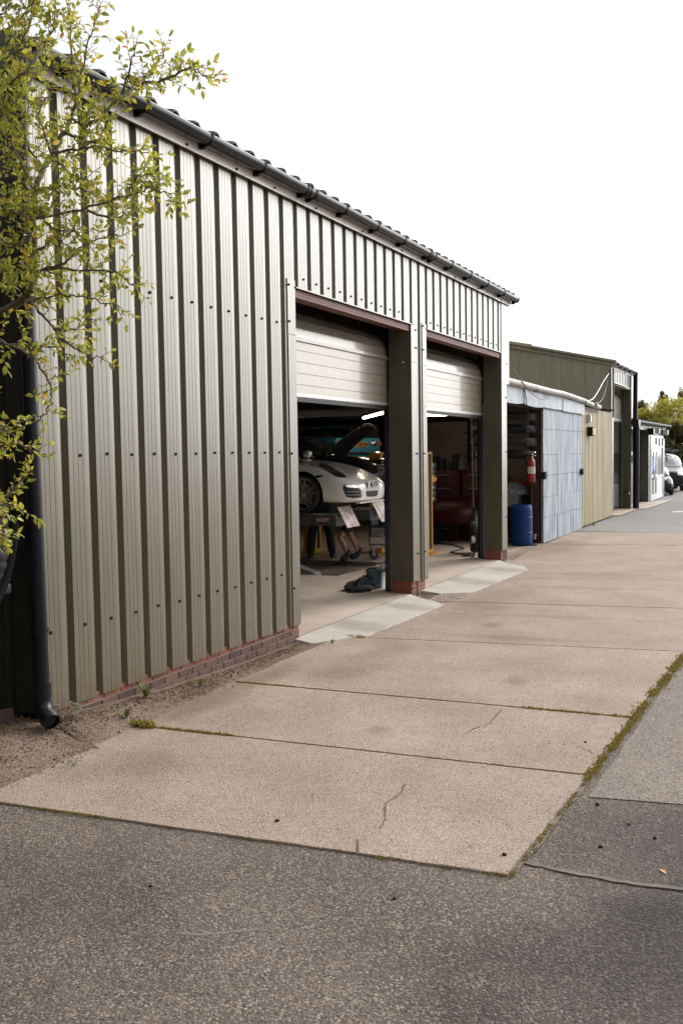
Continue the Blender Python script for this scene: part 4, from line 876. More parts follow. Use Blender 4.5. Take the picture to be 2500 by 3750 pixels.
m_carwhite = mat('white car paint', (.80, .78, .74), .22, 0, .5, coat=.8)
car = empty('sports_car', (15.97, 1.70, 1.175), -pi/2, 'white sports car raised on the grey lift, nose towards the yard', 'car')
ST = [(0.0, prof(.25, .34, .42, .36, .40, .46, .28, .50, .51)), (-.04, prof(.19, .60, .68, .36, .64, .49, .40, .545, .555)), (-.20, prof(.17, .82, .88, .40, .84, .57, .55, .62, .635)),
 (-.48, prof(.17, .90, .965, .45, .925, .72, .62, .72, .735)), (-.80, prof(.17, .92, .985, .48, .95, .84, .66, .81, .81)), (-1.05, prof(.17, .92, 1.0, .5, .955, .915, .68, .87, .865)),
 (-1.4, prof(.17, .92, 1.0, .5, .955, .945, .7, .925, .93)), (-1.75, prof(.17, .93, .995, .5, .95, .955, .75, .975, .985)), (-2.3, prof(.17, .93, .985, .5, .95, .96, .8, .99, 1.0)),
 (-3.2, prof(.17, .93, 1.0, .5, .97, .98, .8, 1.0, 1.01)), (-4.0, prof(.18, .92, 1.0, .5, .95, .98, .7, 1.0, 1.0)), (-4.6, prof(.25, .8, .9, .5, .86, .85, .6, .9, .92)), (-4.82, prof(.4, .6, .65, .5, .6, .7, .4, .75, .76))]
me = loft(ST, 3); me = cut_cyl(me, [(-1.0, .35, .405, -1.3, 1.3), (-3.75, .36, .41, -1.3, 1.3)])
body = link('body', me, m_carwhite, car, 30)
bpy.context.view_layer.update(); CW = car.matrix_world.copy(); CI = CW.inverted(); bt = BVHTree.FromObject(body, bpy.context.evaluated_depsgraph_get())
EYE = (0, -5.3333, 2.24)
m_lamp = mat('lamp glass', (.02, .02, .022), .06, 0, .7); m_lampsilver = mat('lamp reflector', (.6, .6, .6), .15, .9); m_grille = mat('black plastic', (.012, .012, .013), .45)
def cdecal(name, pts, m, lift=.004, div=3, parent=None):
    o = decal(name, pts, bt, EYE, m, None, CI, lift, div); o.parent = car if parent is None else parent
    return o
def cd2(*a, **k): return cdecal(*a, **k)
# decals are cast in the car's own space
hl = cd2('headlight', [(13.55, 1.6, 2.07), (13.58, 1.55, 2.08), (13.61, 1.49, 2.06), (13.64, 1.41, 2.01), (13.68, 1.33, 1.96), (13.71, 1.25, 1.91), (13.73, 1.19, 1.85), (13.70, 1.26, 1.85), (13.66, 1.34, 1.86), (13.63, 1.42, 1.91), (13.59, 1.51, 1.98), (13.56, 1.57, 2.03)], m_lamp, .006)
for pts in ([(13.58, 1.53, 2.06), (13.60, 1.49, 2.03), (13.62, 1.44, 1.98), (13.61, 1.45, 1.94), (13.59, 1.50, 1.99), (13.58, 1.53, 2.03)], [(13.62, 1.44, 1.96), (13.65, 1.38, 1.95), (13.66, 1.36, 1.91), (13.64, 1.40, 1.91)]):
    o = cd2('reflector', pts, m_lampsilver, .010, 2); o.parent = hl
cd2('air_intake', [(13.69, 1.26, 1.70), (13.80, 1.04, 1.69), (13.82, .99, 1.65), (13.81, .98, 1.53), (13.76, 1.10, 1.52), (13.71, 1.20, 1.54), (13.70, 1.23, 1.61)], m_grille, .004)
cd2('running_light', [(13.69, 1.26, 1.73), (13.72, 1.21, 1.74), (13.78, 1.07, 1.72), (13.80, 1.03, 1.69), (13.78, 1.07, 1.68), (13.69, 1.25, 1.70)], m_chrome, .012)
for z in (1.625, 1.575): cd2('grille_slat', [(13.71, 1.21, z+.005), (13.83, .96, z), (13.83, .96, z-.012), (13.71, 1.20, z-.007)], m_greylight, .012, 2)
cd2('number_plate_recess', [(13.85, .92, 1.63), (13.94, .74, 1.64), (13.93, .75, 1.56), (13.91, .78, 1.54), (13.85, .91, 1.54)], m_rubber, .004)
cd2('side_marker', [(13.50, 1.69, 1.89), (13.57, 1.53, 1.89), (13.55, 1.57, 1.86), (13.51, 1.66, 1.85)], m_lamp, .004)
cd2('bonnet_badge', [(13.83, 1.01, 1.93), (13.84, .98, 1.93), (13.84, .98, 1.91), (13.83, 1.01, 1.92)], mat('gold badge', (.35, .2, .05), .3, .6), .005, 1)
m_seam = mat('panel gap', (.10, .095, .09), .8)
cd2('panel_gap', [(13.50, 1.69, 1.898), (13.61, 1.45, 1.894), (13.61, 1.45, 1.889), (13.50, 1.69, 1.892)], m_seam, .003, 2)
for c in children(car):
    pass
pl = MB().box(.005, .02, -.33, .20, .425, .555).build('number_plate', m_offwhite, car, bevel=.004)
text('plate_lettering', 'MJ 3774', .125, m_letter, pl, (.022, -.065, .49), (pi/2, 0, pi/2), .002, .80)
MB().box(-.06, .035, -.72, .72, .165, .19).build('front_lip', m_carwhite, car, bevel=.01)
for x in (-1.0, -3.75):
    for s in (-1, 1): wheel(car, x, s*.875, .345, .345, .29, .23, s)
    MB().lathe([(.40, -.93), (.40, .93)], Matrix.Translation((x, 0, .35)) @ Matrix.Rotation(-pi/2, 4, 'X'), 30).build('wheel_well', m_black, car)
st2 = [(-1.75, prof(.93, .6, .74, .97, .72, .99, .5, 1.0, 1.0)), (-2.2, prof(.93, .7, .8, .97, .74, 1.16, .5, 1.26, 1.28)), (-2.75, prof(.93, .7, .8, .98, .70, 1.24, .5, 1.40, 1.42)), (-3.4, prof(.93, .7, .8, .98, .68, 1.2, .5, 1.36, 1.38)), (-4.1, prof(.93, .7, .75, .98, .6, 1.05, .4, 1.1, 1.1))]
link('soft_top', loft(st2, 2), m_black, car, True)
mir = MB().lathe([(.0001, -.1), (.06, -.08), (.085, 0), (.06, .08), (.0001, .1)], Matrix.Translation((-1.95, -1.08, 1.06)) @ Matrix.Scale(.7, 4, (0, 0, 1)) @ Matrix.Rotation(pi/2, 4, 'X'), 16); mir.build('door_mirror', m_carwhite, car, True)
MB().lathe([(.0001, -.1), (.06, -.08), (.085, 0), (.06, .08), (.0001, .1)], Matrix.Translation((-1.95, 1.08, 1.06)) @ Matrix.Rotation(pi/2, 4, 'X'), 16).build('door_mirror', m_carwhite, car, True)

# ------------------------------------------------------------------ grey platform lift under the white car
lift = empty('car_lift', (15.1, 2.08, 0), 0, 'grey platform lift carrying the white sports car', 'car lift')
m_flap = mat('worn checker plate', (.50, .46, .43), .5, .3, .5, col2=(.24, .17, .14), noise_scale=9, bump=.5, bump_scale=50, detail=9)
for i, x in enumerate((15.10, 16.62)):
    r_ = W_(MB().box(x, x+.58, 2.08, 6.7, .945, 1.165), 'runway', m_greypaint, lift, bevel=.006)
    W_(MB().box(x-.004, x+.584, 2.06, 2.085, .94, 1.17), 'end_plate', m_greylight, r_, bevel=.004)
    W_(MB().box(x-.005, x+.01, 2.09, 6.7, 1.14, 1.17), 'edge_rail', m_greylight, r_)
    f = MB(); a, b = Vector((x, 2.04, 1.285)), Vector((x, 1.845, .92)); nrm = Vector((0, -.88, .47)).normalized()
    f.prism([a, a+Vector((.53, 0, 0)), b+Vector((.53, 0, 0)), b], -nrm*.014)
    for q in range(11):
        for k in range(9):
            c = a.lerp(b, (q+.5)/11)+Vector((.03+.055*k+(.025 if q % 2 else 0), 0, 0)); f.prism([c-Vector((.016, 0, 0)), c+(b-a)*.012, c+Vector((.016, 0, 0)), c-(b-a)*.012], nrm*.004)
    W_(f, 'ramp_flap', m_flap, lift)
    W_(MB().tube([(x+.02, 2.06, 1.10), (x+.56, 2.06, 1.10)], .018, 8), 'flap_hinge', m_greylight, lift)
    for s in (0, 1):
        p, q = ((x+.29, 3.6, .94), (x+.29, 6.4, -.3)) if s else ((x+.29, 3.6, -.3), (x+.29, 6.4, .94))
        d = Vector(q)-Vector(p); W_(MB().tube([Vector(p), Vector(q)], .05, 4), 'scissor_arm', m_greypaint, lift)
lb = W_(MB().box(15.094, 15.0985, 2.22, 2.46, 1.02, 1.085), 'load_label', mat('pale label', (.55, .42, .36), .6), lift)
text('label_lettering', '5000', .062, mat('red lettering', (.45, .03, .02), .5), lb, tuple(Vector((15.092, 2.37, 1.053))-parent_world(lb)), (pi/2, 0, -pi/2), .001, .95)
text('label_lettering', 'kg', .045, bpy.data.materials['red lettering'], lb, tuple(Vector((15.092, 2.255, 1.05))-parent_world(lb)), (pi/2, 0, -pi/2), .001, .9)
W_(MB().prism([(15.22, 2.62, -.34), (15.22, 2.62, .02), (15.22, 3.4, .24), (15.22, 3.4, -.1)], (.34, 0, 0)).prism([(15.26, 2.61, .024), (15.26, 3.4, .245), (15.52, 3.4, .245), (15.52, 2.61, .024)], (0, 0, .03)), 'base_beam', m_greylight, lift, bevel=.008)
W_(MB().box(15.62, 16.15, 2.15, 2.35, -.355, -.02), 'base_box', m_black, lift)

# ------------------------------------------------------------------ people working under the car
def skin_mesh(name, joints, edges, m, parent, level=2):
    """one continuous surface grown along a skeleton of joints (position, radius)"""
    names = list(joints); me = bpy.data.meshes.new(name); me.from_pydata([joints[k][0] for k in names], [(names.index(a), names.index(b)) for a, b in edges], [])
    o = bpy.data.objects.new(name, me); COL.objects.link(o); o.modifiers.new('skin', 'SKIN')
    for i, k in enumerate(names):
        r = joints[k][1]; me.skin_vertices[0].data[i].radius = r if isinstance(r, tuple) else (r, r)
    me.skin_vertices[0].data[0].use_root = True
    s = o.modifiers.new('sub', 'SUBSURF'); s.levels = level; s.render_levels = level
    me2 = evaluated(o); bpy.data.objects.remove(o); return link(name, me2, m, parent, True)
def person(pos, rz, label, J, shorts, lean):
    p = empty('person', pos, rz, label, 'person'); V = Vector
    bj = dict(J); e = [('pelvis', 'spine'), ('spine', 'chest'), ('chest', 'neck'), ('neck', 'jaw'), ('jaw', 'head'), ('head', 'crown')]
    for s in 'LR': e += [('pelvis', 'hip'+s), ('hip'+s, 'knee'+s), ('knee'+s, 'calf'+s), ('calf'+s, 'ankle'+s), ('ankle'+s, 'ball'+s), ('chest', 'shoulder'+s), ('shoulder'+s, 'elbow'+s), ('elbow'+s, 'wrist'+s), ('wrist'+s, 'palm'+s)]
    for s in 'LR':
        pa, wr = V(bj['palm'+s][0]), V(bj['wrist'+s][0]); d = (pa-wr).normalized(); side = d.cross(V((0, 0, 1))); side = side.normalized() if side.length > .1 else V((0, 1, 0)); nrm = side.cross(d)
        for k, (o_, l_) in enumerate(((-.033, .062), (-.011, .078), (.011, .082), (.032, .070))):
            a = pa+side*o_+d*.02; m1 = a+d*l_*.55+nrm*-.012; t = a+d*l_*.9+nrm*-.04
            bj[f'k{k}'+s] = (tuple(a), .011); bj[f'm{k}'+s] = (tuple(m1), .009); bj[f't{k}'+s] = (tuple(t), .0075); e += [('palm'+s, f'k{k}'+s), (f'k{k}'+s, f'm{k}'+s), (f'm{k}'+s, f't{k}'+s)]
        a = wr.lerp(pa, .6)-side*.035; bj['th'+s] = (tuple(a), .012); bj['tt'+s] = (tuple(a+d*.045-side*.03-nrm*.01), .009); e += [('palm'+s, 'th'+s), ('th'+s, 'tt'+s)]
    b = skin_mesh('body', bj, e, m_skin, p)
    hd, cw = V(J['head'][0]), V(J['crown'][0])
    up_ = (cw-hd).normalized(); f = V((1, 0, 0)); f = (f-up_*f.dot(up_)).normalized(); sd_ = up_.cross(f)
    R = Matrix((f, sd_, up_)).transposed().to_4x4(); R.translation = hd
    MB().lathe([(.0001, -.02), (.012, -.012), (.015, 0), (.010, .012), (.0001, .018)], R @ Matrix.Translation((.108, 0, -.01)), 10).build('nose', m_skin, b, True)
    for s in (-1, 1):
        MB().lathe([(.0001, -.009), (.009, 0), (.0001, .009)], R @ Matrix.Translation((.098, s*.033, .02)), 10).build('eye', m_black, b, True)
        MB().lathe([(.0001, -.03), (.02, -.01), (.022, .01), (.0001, .03)], R @ Matrix.Translation((0, s*.088, 0)) @ Matrix.Scale(.5, 4, (0, 1, 0)), 10).build('ear', m_skin, b, True)
    MB().tube([R @ V((.1, -.025, -.055)), R @ V((.106, 0, -.058)), R @ V((.1, .025, -.055))], .005, 6).build('mouth', m_maroon, b, True)
    MB().lathe([(.105, -.03), (.112, .02), (.098, .075), (.055, .112), (.0001, .125)], R @ Matrix.Translation((-.012, 0, .02)), 20).build('hair', m_hair, p, True)
    def off(k, r): return (J[k][0], r)
    tj = {'pelvis': off('pelvis', (.15, .12)), 'spine': off('spine', (.155, .125)), 'chest': off('chest', (.175, .135)), 'neck': off('neck', .075)}; te = [('pelvis', 'spine'), ('spine', 'chest'), ('chest', 'neck')]
    for s in 'LR': tj['shoulder'+s] = off('shoulder'+s, .075); tj['elb'+s] = (tuple(V(J['shoulder'+s][0]).lerp(V(J['elbow'+s][0]), .75)), .065); te += [('chest', 'shoulder'+s), ('shoulder'+s, 'elb'+s)]
    skin_mesh('shirt', tj, te, m_cloth, p)
    lj = {'pelvis': off('pelvis', (.155, .125)), 'waist': (tuple(V(J['pelvis'][0]).lerp(V(J['spine'][0]), .5)), (.15, .12))}; le = [('pelvis', 'waist')]
    for s in 'LR':
        h, k, a = V(J['hip'+s][0]), V(J['knee'+s][0]), V(J['ankle'+s][0]); lj['hip'+s] = (tuple(h), .11); le.append(('pelvis', 'hip'+s))
        if shorts: lj['hem'+s] = (tuple(h.lerp(k, .45)), .105); lj['hem2'+s] = (tuple(h.lerp(k, .72)), .10); le += [('hip'+s, 'hem'+s), ('hem'+s, 'hem2'+s)]
        else: lj['knee'+s] = (tuple(k), .098); lj['calf'+s] = (tuple(k.lerp(a, .5)), .098); lj['cuff'+s] = (tuple(a+V((0, 0, .01))), .088); le += [('hip'+s, 'knee'+s), ('knee'+s, 'calf'+s), ('calf'+s, 'cuff'+s)]
    skin_mesh('shorts' if shorts else 'trousers', lj, le, m_cloth, p)
    for s in 'LR':
        a, t = V(J['ankle'+s][0]), V(J['ball'+s][0]); d = (t-a); d = V((d.x, d.y, d.z*.5)); dn = d.normalized()
        low_ = V((0, 0, -.045))
        bo = skin_mesh('boot', {'a': (tuple(a+low_*.7-dn*.02), (.074, .070)), 'top': (tuple(a+V((0, 0, .14 if shorts else .06))), .064), 'm': (tuple(a.lerp(t, .55)+low_*.2), (.070, .062)), 't': (tuple(t+dn*.07+V((0, 0, .012))), (.066, .052))}, [('a', 'top'), ('a', 'm'), ('m', 't')], m_boot, p)
        if shorts: skin_mesh('sock', {'a': (tuple(a+V((0, 0, .13))), .056), 'b': (tuple(V(J['ankle'+s][0]).lerp(V(J['calf'+s][0]), .75)), .058)}, [('a', 'b')], m_cloth, p)
        c0, c1 = a+V((0, 0, -.105))-dn*.085, t+V((0, 0, -.05))+dn*.14; c0.z = c1.z = min(c0.z, c1.z); sdv = V((-dn.y, dn.x, 0))*.056
        MB().prism([c0-sdv*.8, c0+sdv*.8, c1+sdv*.9, c1-sdv*.9], (0, 0, .022)).build('sole', m_black, bo, bevel=.006)
    return p
# local axes: x is where the person faces, z up, floor at 0
JA = {'pelvis': ((0, 0, .98), (.14, .11)), 'spine': ((.02, 0, 1.14), (.13, .10)), 'chest': ((.05, 0, 1.34), (.155, .11)), 'neck': ((.10, 0, 1.52), .055), 'jaw': ((.13, 0, 1.60), .07), 'head': ((.14, 0, 1.67), (.085, .098)), 'crown': ((.14, 0, 1.74), .07),
 'hipL': ((0, .10, .93), .095), 'kneeL': ((.02, .20, .50), .062), 'calfL': ((-.01, .22, .33), .056), 'ankleL': ((-.02, .24, .105), .042), 'ballL': ((.11, .25, .05), .04),
 'hipR': ((0, -.10, .93), .095), 'kneeR': ((.02, -.18, .50), .062), 'calfR': ((-.01, -.20, .33), .056), 'ankleR': ((-.02, -.21, .105), .042), 'ballR': ((.11, -.22, .05), .04),
 'shoulderL': ((.05, .19, 1.43), .06), 'elbowL': ((.14, .25, 1.18), .042), 'wristL': ((.36, .16, 1.16), .03), 'palmL': ((.44, .14, 1.17), (.036, .02)),
 'shoulderR': ((.05, -.19, 1.43), .06), 'elbowR': ((.14, -.25, 1.18), .042), 'wristR': ((.36, -.16, 1.20), .03), 'palmR': ((.44, -.14, 1.22), (.036, .02))}
person((17.62, 3.68, .046), radians(205), 'person standing behind the lift in black trousers and black shoes', JA, False, 0)
JB = {'pelvis': ((0, 0, .78), (.14, .11)), 'spine': ((.12, 0, .86), (.13, .10)), 'chest': ((.30, 0, .95), (.155, .11)), 'neck': ((.46, 0, 1.03), .055), 'jaw': ((.53, 0, 1.07), .07), 'head': ((.58, 0, 1.12), (.085, .098)), 'crown': ((.60, 0, 1.19), .07),
 'hipL': ((.0, .10, .75), .10), 'kneeL': ((.26, .13, .50), .064), 'calfL': ((.17, .14, .35), .066), 'ankleL': ((.09, .15, .115), .042), 'ballL': ((.20, .18, .05), .04),
 'hipR': ((-.02, -.10, .75), .10), 'kneeR': ((-.02, -.12, .50), .064), 'calfR': ((-.11, -.13, .35), .066), 'ankleR': ((-.20, -.14, .115), .042), 'ballR': ((-.07, -.13, .05), .04),
 'shoulderL': ((.32, .19, 1.0), .06), 'elbowL': ((.46, .24, .80), .042), 'wristL': ((.66, .15, .84), .03), 'palmL': ((.74, .13, .87), (.036, .02)),
 'shoulderR': ((.32, -.19, 1.0), .06), 'elbowR': ((.46, -.24, .80), .042), 'wristR': ((.66, -.15, .84), .03), 'palmR': ((.74, -.13, .87), (.036, .02))}
person((17.45, 2.90, .046), radians(127), 'person bending under the lift in dark shorts, bare legged in black boots', JB, True, 1)

# ------------------------------------------------------------------ other vehicles in the workshop
def simple_car(name, pos, rz, label, paint, L_, W2, hood, roof_, rear, wheels=True, glass=m_glass, cab=(.30, .40, .62, .80), sc=1.0, Rw=.32, m_w=None):
    """generic saloon or coupe: lower body, glazed cabin, wheels; x = nose at 0, tail at -L"""
    c = empty(name, pos, rz, label, 'car')
    S_ = [(0, prof(.32, W2*.6, W2*.72, .42, W2*.68, .55, W2*.5, hood-.18, hood-.17)), (-.10*L_*.5, prof(.20, W2*.85, W2*.93, .42, W2*.9, .58, W2*.6, hood-.06, hood-.05)), (-.14*L_, prof(.18, W2*.92, W2, .45, W2*.95, hood-.12, W2*.66, hood-.01, hood)),
          (-cab[0]*L_, prof(.18, W2*.93, W2, .45, W2*.96, hood-.04, W2*.7, hood+.05, hood+.06)), (-.55*L_, prof(.18, W2*.93, W2, .45, W2*.97, hood+.02, W2*.7, hood+.08, hood+.08)), (-.85*L_, prof(.2, W2*.92, W2, .5, W2*.95, rear-.08, W2*.7, rear, rear+.01)), (-.97*L_, prof(.25, W2*.8, W2*.9, .5, W2*.86, rear-.15, W2*.6, rear-.07, rear-.06)), (-L_, prof(.4, W2*.55, W2*.65, .55, W2*.6, rear-.3, W2*.4, rear-.25, rear-.24))]
    me = loft(S_, 2); ax = (-.19*L_, -.79*L_)
    if wheels: me = cut_cyl(me, [(a, Rw, Rw+.06, -1.4, 1.4) for a in ax])
    b = link('body', me, paint, c, 35)
    G = [(-cab[0]*L_, prof(hood-.05, W2*.5, W2*.78, hood, W2*.76, hood+.04, W2*.5, hood+.06, hood+.07)), (-cab[1]*L_, prof(hood-.05, W2*.6, W2*.86, hood+.02, W2*.76, (hood+roof_)/2+.1, W2*.55, roof_-.08, roof_-.05)), (-(cab[1]+cab[2])/2*L_, prof(hood-.05, W2*.6, W2*.88, hood+.04, W2*.76, roof_-.12, W2*.55, roof_-.01, roof_)), (-cab[2]*L_, prof(hood-.05, W2*.6, W2*.86, hood+.04, W2*.74, roof_-.14, W2*.52, roof_-.05, roof_-.03)), (-cab[3]*L_, prof(hood-.05, W2*.5, W2*.76, rear-.02, W2*.7, rear+.02, W2*.45, rear+.05, rear+.06))]
    g = link('cabin_glass', loft(G, 2), glass, c, True)
    R_ = [(-(cab[1]*L_+.02), prof(roof_-.09, W2*.4, W2*.60, roof_-.085, W2*.58, roof_-.06, W2*.45, roof_-.03, roof_-.02)), (-(cab[1]+cab[2])/2*L_, prof(roof_-.07, W2*.5, W2*.70, roof_-.065, W2*.66, roof_-.02, W2*.5, roof_+.012, roof_+.02)), (-cab[2]*L_, prof(roof_-.1, W2*.4, W2*.64, roof_-.1, W2*.62, roof_-.06, W2*.48, roof_-.03, roof_-.01))]
    link('roof', loft(R_, 1), paint, c, True)
    if wheels:
        for a in ax:
            for s in (-1, 1): wheel(c, a, s*(W2-.12), Rw, Rw, Rw*.68, .19, s, 5, False, m_w)
    c.scale = (sc, sc, sc); return c
m_cblue = mat('bright blue car paint', (.02, .30, .45), .3, coat=.4); m_cblack = mat('black car paint', (.012, .013, .014), .2, coat=.6); m_cred = mat('dark red car paint', (.03, .003, .0025), .5, 0, .2); m_cred2 = mat('orange red car paint', (.30, .028, .012), .35, coat=.2)
# blue coupe, tail to the camera, high on a post lift
blue = simple_car('classic_car', (25.0, 8.2, 1.80), radians(52), 'bright blue classic car raised high behind the white car, tail this way', m_cblue, 4.0, .86, .82, 1.2, .88, Rw=.31)
bt_ = MB().box(-4.02, -3.93, -.66, .66, .50, .84).build('tail_panel', m_cblue, blue, bevel=.03)
pb = MB().box(-4.05, -4.02, -.27, .27, .60, .73).build('number_plate', mat('yellow plate', (.50, .27, .03), .5), blue, bevel=.003)
text('plate_lettering', 'SYW 887M', .115, m_letter, pb, (-4.053, 0, .665), (pi/2, 0, -pi/2), .001, .95)
for s in (-1, 1):
    MB().lathe([(.0001, .06), (.05, .055), (.085, .03), (.095, 0), (.095, -.05)], Matrix.Translation((-4.02, s*.44, .68)) @ Matrix.Rotation(-pi/2, 4, 'Y'), 20).build('tail_lamp', m_chrome, blue, True)
    MB().box(-4.03, -3.99, s*.62-.07, s*.62+.07, .63, .74).build('indicator', mat('amber lens', (.5, .12, .01), .3), blue, bevel=.01)
MB().tube([(-4.06, -.8, .46), (-4.1, -.4, .44), (-4.1, .4, .44), (-4.06, .8, .46)], .035, 8).build('bumper', m_chrome, blue, True)
bl = MB(); rows = [[(-1.25+.9*u*cos(.75), y, .85+.02+.9*u*sin(.75)) for y in (-.7, -.35, 0, .35, .7)] for u in (0, .5, 1)]
# black saloon with its bonnet up, on the next lift
blk = simple_car('classic_car', (19.35, 2.72, 1.30), radians(-82), 'black classic car with chrome headlight and raised bonnet behind the white car', m_cblack, 4.3, .85, .86, 1.35, .9)
for s in (-1, 1):
    MB().lathe([(.0001, .03), (.09, .02), (.115, 0), (.125, -.02), (.12, -.2)], Matrix.Translation((.02, s*.62, .70)) @ Matrix.Rotation(pi/2, 4, 'Y'), 24).build('headlight', m_chrome, blk, True)
gm = MB()
for k in range(22):
    a = -.42+k*.04; gm.box(.012, .02, a-.004, a+.004, .50, .80)
for k in range(8): gm.box(.012, .02, -.42, .42, .52+k*.036, .527+k*.036)
gm.build('mesh_grille', m_galv, blk)
mb = MB(); rows = []
for j in range(9):
    u = j/8; rows.append([(-1.45+1.12*u*cos(.66), (-.72+.18*k)*(1-.12*u*u), .92+1.12*u*sin(.66)+.06*sin(pi*u)-.10*abs(k-4)**2/16) for k in range(9)])
mb.strip(rows); o = mb.build('bonnet', m_black, blk, True); o.modifiers.new('t', 'SOLIDIFY').thickness = .03
MB().tube([rows[j][0] for j in range(9)], .014, 6).build('bonnet_edge', m_chrome, blk, True)
# red sports car in the second bay
simple_car('sports_car', (20.9, 2.4, .30), radians(178), 'dark red sports car deep in the second bay behind the bins', m_cred, 4.3, .9, .78, 1.15, .86)
simple_car('sports_car', (25.2, .55, .62), radians(-92), 'orange red sports car with dark side window behind the fire extinguisher', m_cred2, 4.2, .9, .80, 1.2, .95, cab=(.28, .42, .66, .9))

# ------------------------------------------------------------------ workshop equipment
def post_lift(x, y, h, label, lettered=False, rz=0):
    e = empty('lift_post', (x, y, .046), rz, label, 'car lift', 'yellow lift posts')
    MB().box(-.16, .16, -.14, .14, .012, h).build('post', m_yellow, e, bevel=.012); MB().box(-.3, .3, -.3, .3, 0, .012).build('base_plate', m_yellow, e)
    MB().box(-.06, .06, -.155, -.142, .1, h-.05).build('slot', m_black, e); ar = MB().prism([(.16, .0, 1.5), (.8, .0, 1.55), (.8, .0, 1.63), (.16, .0, 1.68)], (0, .1, 0)); ar.build('arm', m_yellow, e)
    if lettered:
        for k, ch in enumerate('BRADBURY'): text('lettering', ch, .16, m_letter, e, (-.163, -.05, h-.16-k*.19), (pi/2, 0, -pi/2), .001)
    return e
post_lift(19.0, 2.95, 2.2, 'yellow lift post with black lettering beside the chrome headlight', True)
post_lift(18.55, 4.35, 2.15, 'yellow lift post behind the person in black trousers', True)
post_lift(19.2, 1.95, 2.2, 'narrow yellow lift post at the left of the second bay')
# strip light, clock, trolley and the rest
e = empty('strip_light', (20.75, 3.74, 3.18), math.atan2(2.27, 3.5), 'lit warm strip light hanging under the workshop roof', 'light')
MB().box(-2.0, 2.0, -.06, .06, .0, .06).build('housing', m_offwhite, e); MB().tube([(-1.98, 0, -.03), (1.98, 0, -.03)], .03, 10).build('tube', mat('lit tube', (.8, .7, .5), .5, emit=(1, .84, .62), estr=12.0), e)
for s in (-1, 1): MB().tube([(s*1.5, 0, .06), (s*1.5, 0, 2.0)], .006, 4).build('hanger', m_galv, e)
e = empty('strip_light', (23.0, 2.9, 3.22), pi/2, 'lit strip light just under the second doorway curtain', 'light')
MB().box(-.9, .9, -.06, .06, .0, .06).build('housing', m_offwhite, e); MB().tube([(-.88, 0, -.03), (.88, 0, -.03)], .03, 10).build('tube', bpy.data.materials['lit tube'], e)
for s in (-1, 1): MB().tube([(s*.7, 0, .06), (s*.7, 0, .26)], .006, 4).build('hanger', m_galv, e)
ck = empty('wall_clock', (26.59, 6.75, 2.95), 0, 'round blue rimmed clock on the cream panelled back wall', 'clock')
B = Matrix.Rotation(-pi/2, 4, 'Y'); MB().lathe([(.0001, .02), (.15, .02)], B, 30).build('face', m_cream, ck); MB().lathe([(.145, .0), (.15, .04), (.19, .04), (.195, 0)], B, 30).build('rim', m_blue, ck, True)
MB().box(-.03, -.022, -.008, .008, 0, .11).box(-.03, -.022, -.08, 0, -.008, .008).build('hands', m_black, ck)
for y in (3.2, 5.15, 6.0, 8.0): 
    o = MB().box(26.5, 26.6, y, y+.16, 0, 3.4).build('wall_stud', m_black, None); tag(o, {3.2: 'dark upright right of the plain beige wall in the second bay', 5.15: 'dark upright post at the right of the cream wall', 6.0: 'dark upright post just right of the clock', 8.0: 'dark upright post left of the clock'}[y], 'post')
o = MB().box(26.5, 26.6, 3.4, 9, 3.12, 3.3).build('wall_beam', m_black, None); tag(o, 'dark horizontal beam over the cream wall panels', 'beam')
tr = empty('tool_trolley', (16.95, 2.05, .046), radians(-62), 'grey tool trolley with perforated sides and castors under the second flap', 'trolley')
tr.location = (17.95, 2.66, .046)
MB().box(-.05, .62, -.35, .0, .24, .30).box(-.05, .62, -.35, 0, .32, .46).build('drawer_base', mat('scuffed drawer', (.36, .31, .27), .6, col2=(.24, .2, .18), noise_scale=12), tr, bevel=.008)
MB().box(-.05, .30, -.02, .0, .48, 1.02).build('back_panel', m_galv, tr); pm = MB()
for a in range(9):
    for b in range(13): pm.box(-.03+a*.036, -.018+a*.036, -.024, -.020, .51+b*.039, .522+b*.039)
pm.build('peg_holes', m_black, tr)
MB().box(-.05, .62, -.35, .0, .66, .69).build('shelf', m_black, tr)
MB().box(-.05, -.02, -.35, -.03, .48, 1.0).box(.6, .62, -.35, -.03, .48, 1.0).build('upright', m_black, tr)
for x in (.03, .54):
    for y in (-.30, -.05):
        c = MB().lathe([(.02, -.02), (.085, -.02), (.09, -.012), (.09, .012), (.085, .02), (.02, .02)], Matrix.Translation((x, y, .09)) @ Matrix.Rotation(pi/2, 4, 'X'), 20).build('castor', m_rubber, tr, 40)
        MB().box(x-.03, x+.03, y-.035, y-.028, .08, .24).box(x-.03, x+.03, y+.028, y+.035, .08, .24).build('fork', m_galv, c)
tk = empty('gas_tank', (17.80, 1.93, .735), radians(-62), 'small blue tank with a carrying handle on the trolley shelf', 'tank'); tk.location = tr.location + Vector((.10, -.30, .69))
MB().lathe([(.0001, 0), (.11, .0), (.15, .05), (.155, .15), (.11, .23), (.04, .26), (.03, .29)], None, 24).build('vessel', m_blue, tk, True); MB().tube(smoothpath([(-.08, 0, .22), (-.07, 0, .34), (.07, 0, .34), (.08, 0, .22)], 5), .012, 8).build('handle', m_galv, tk, True)
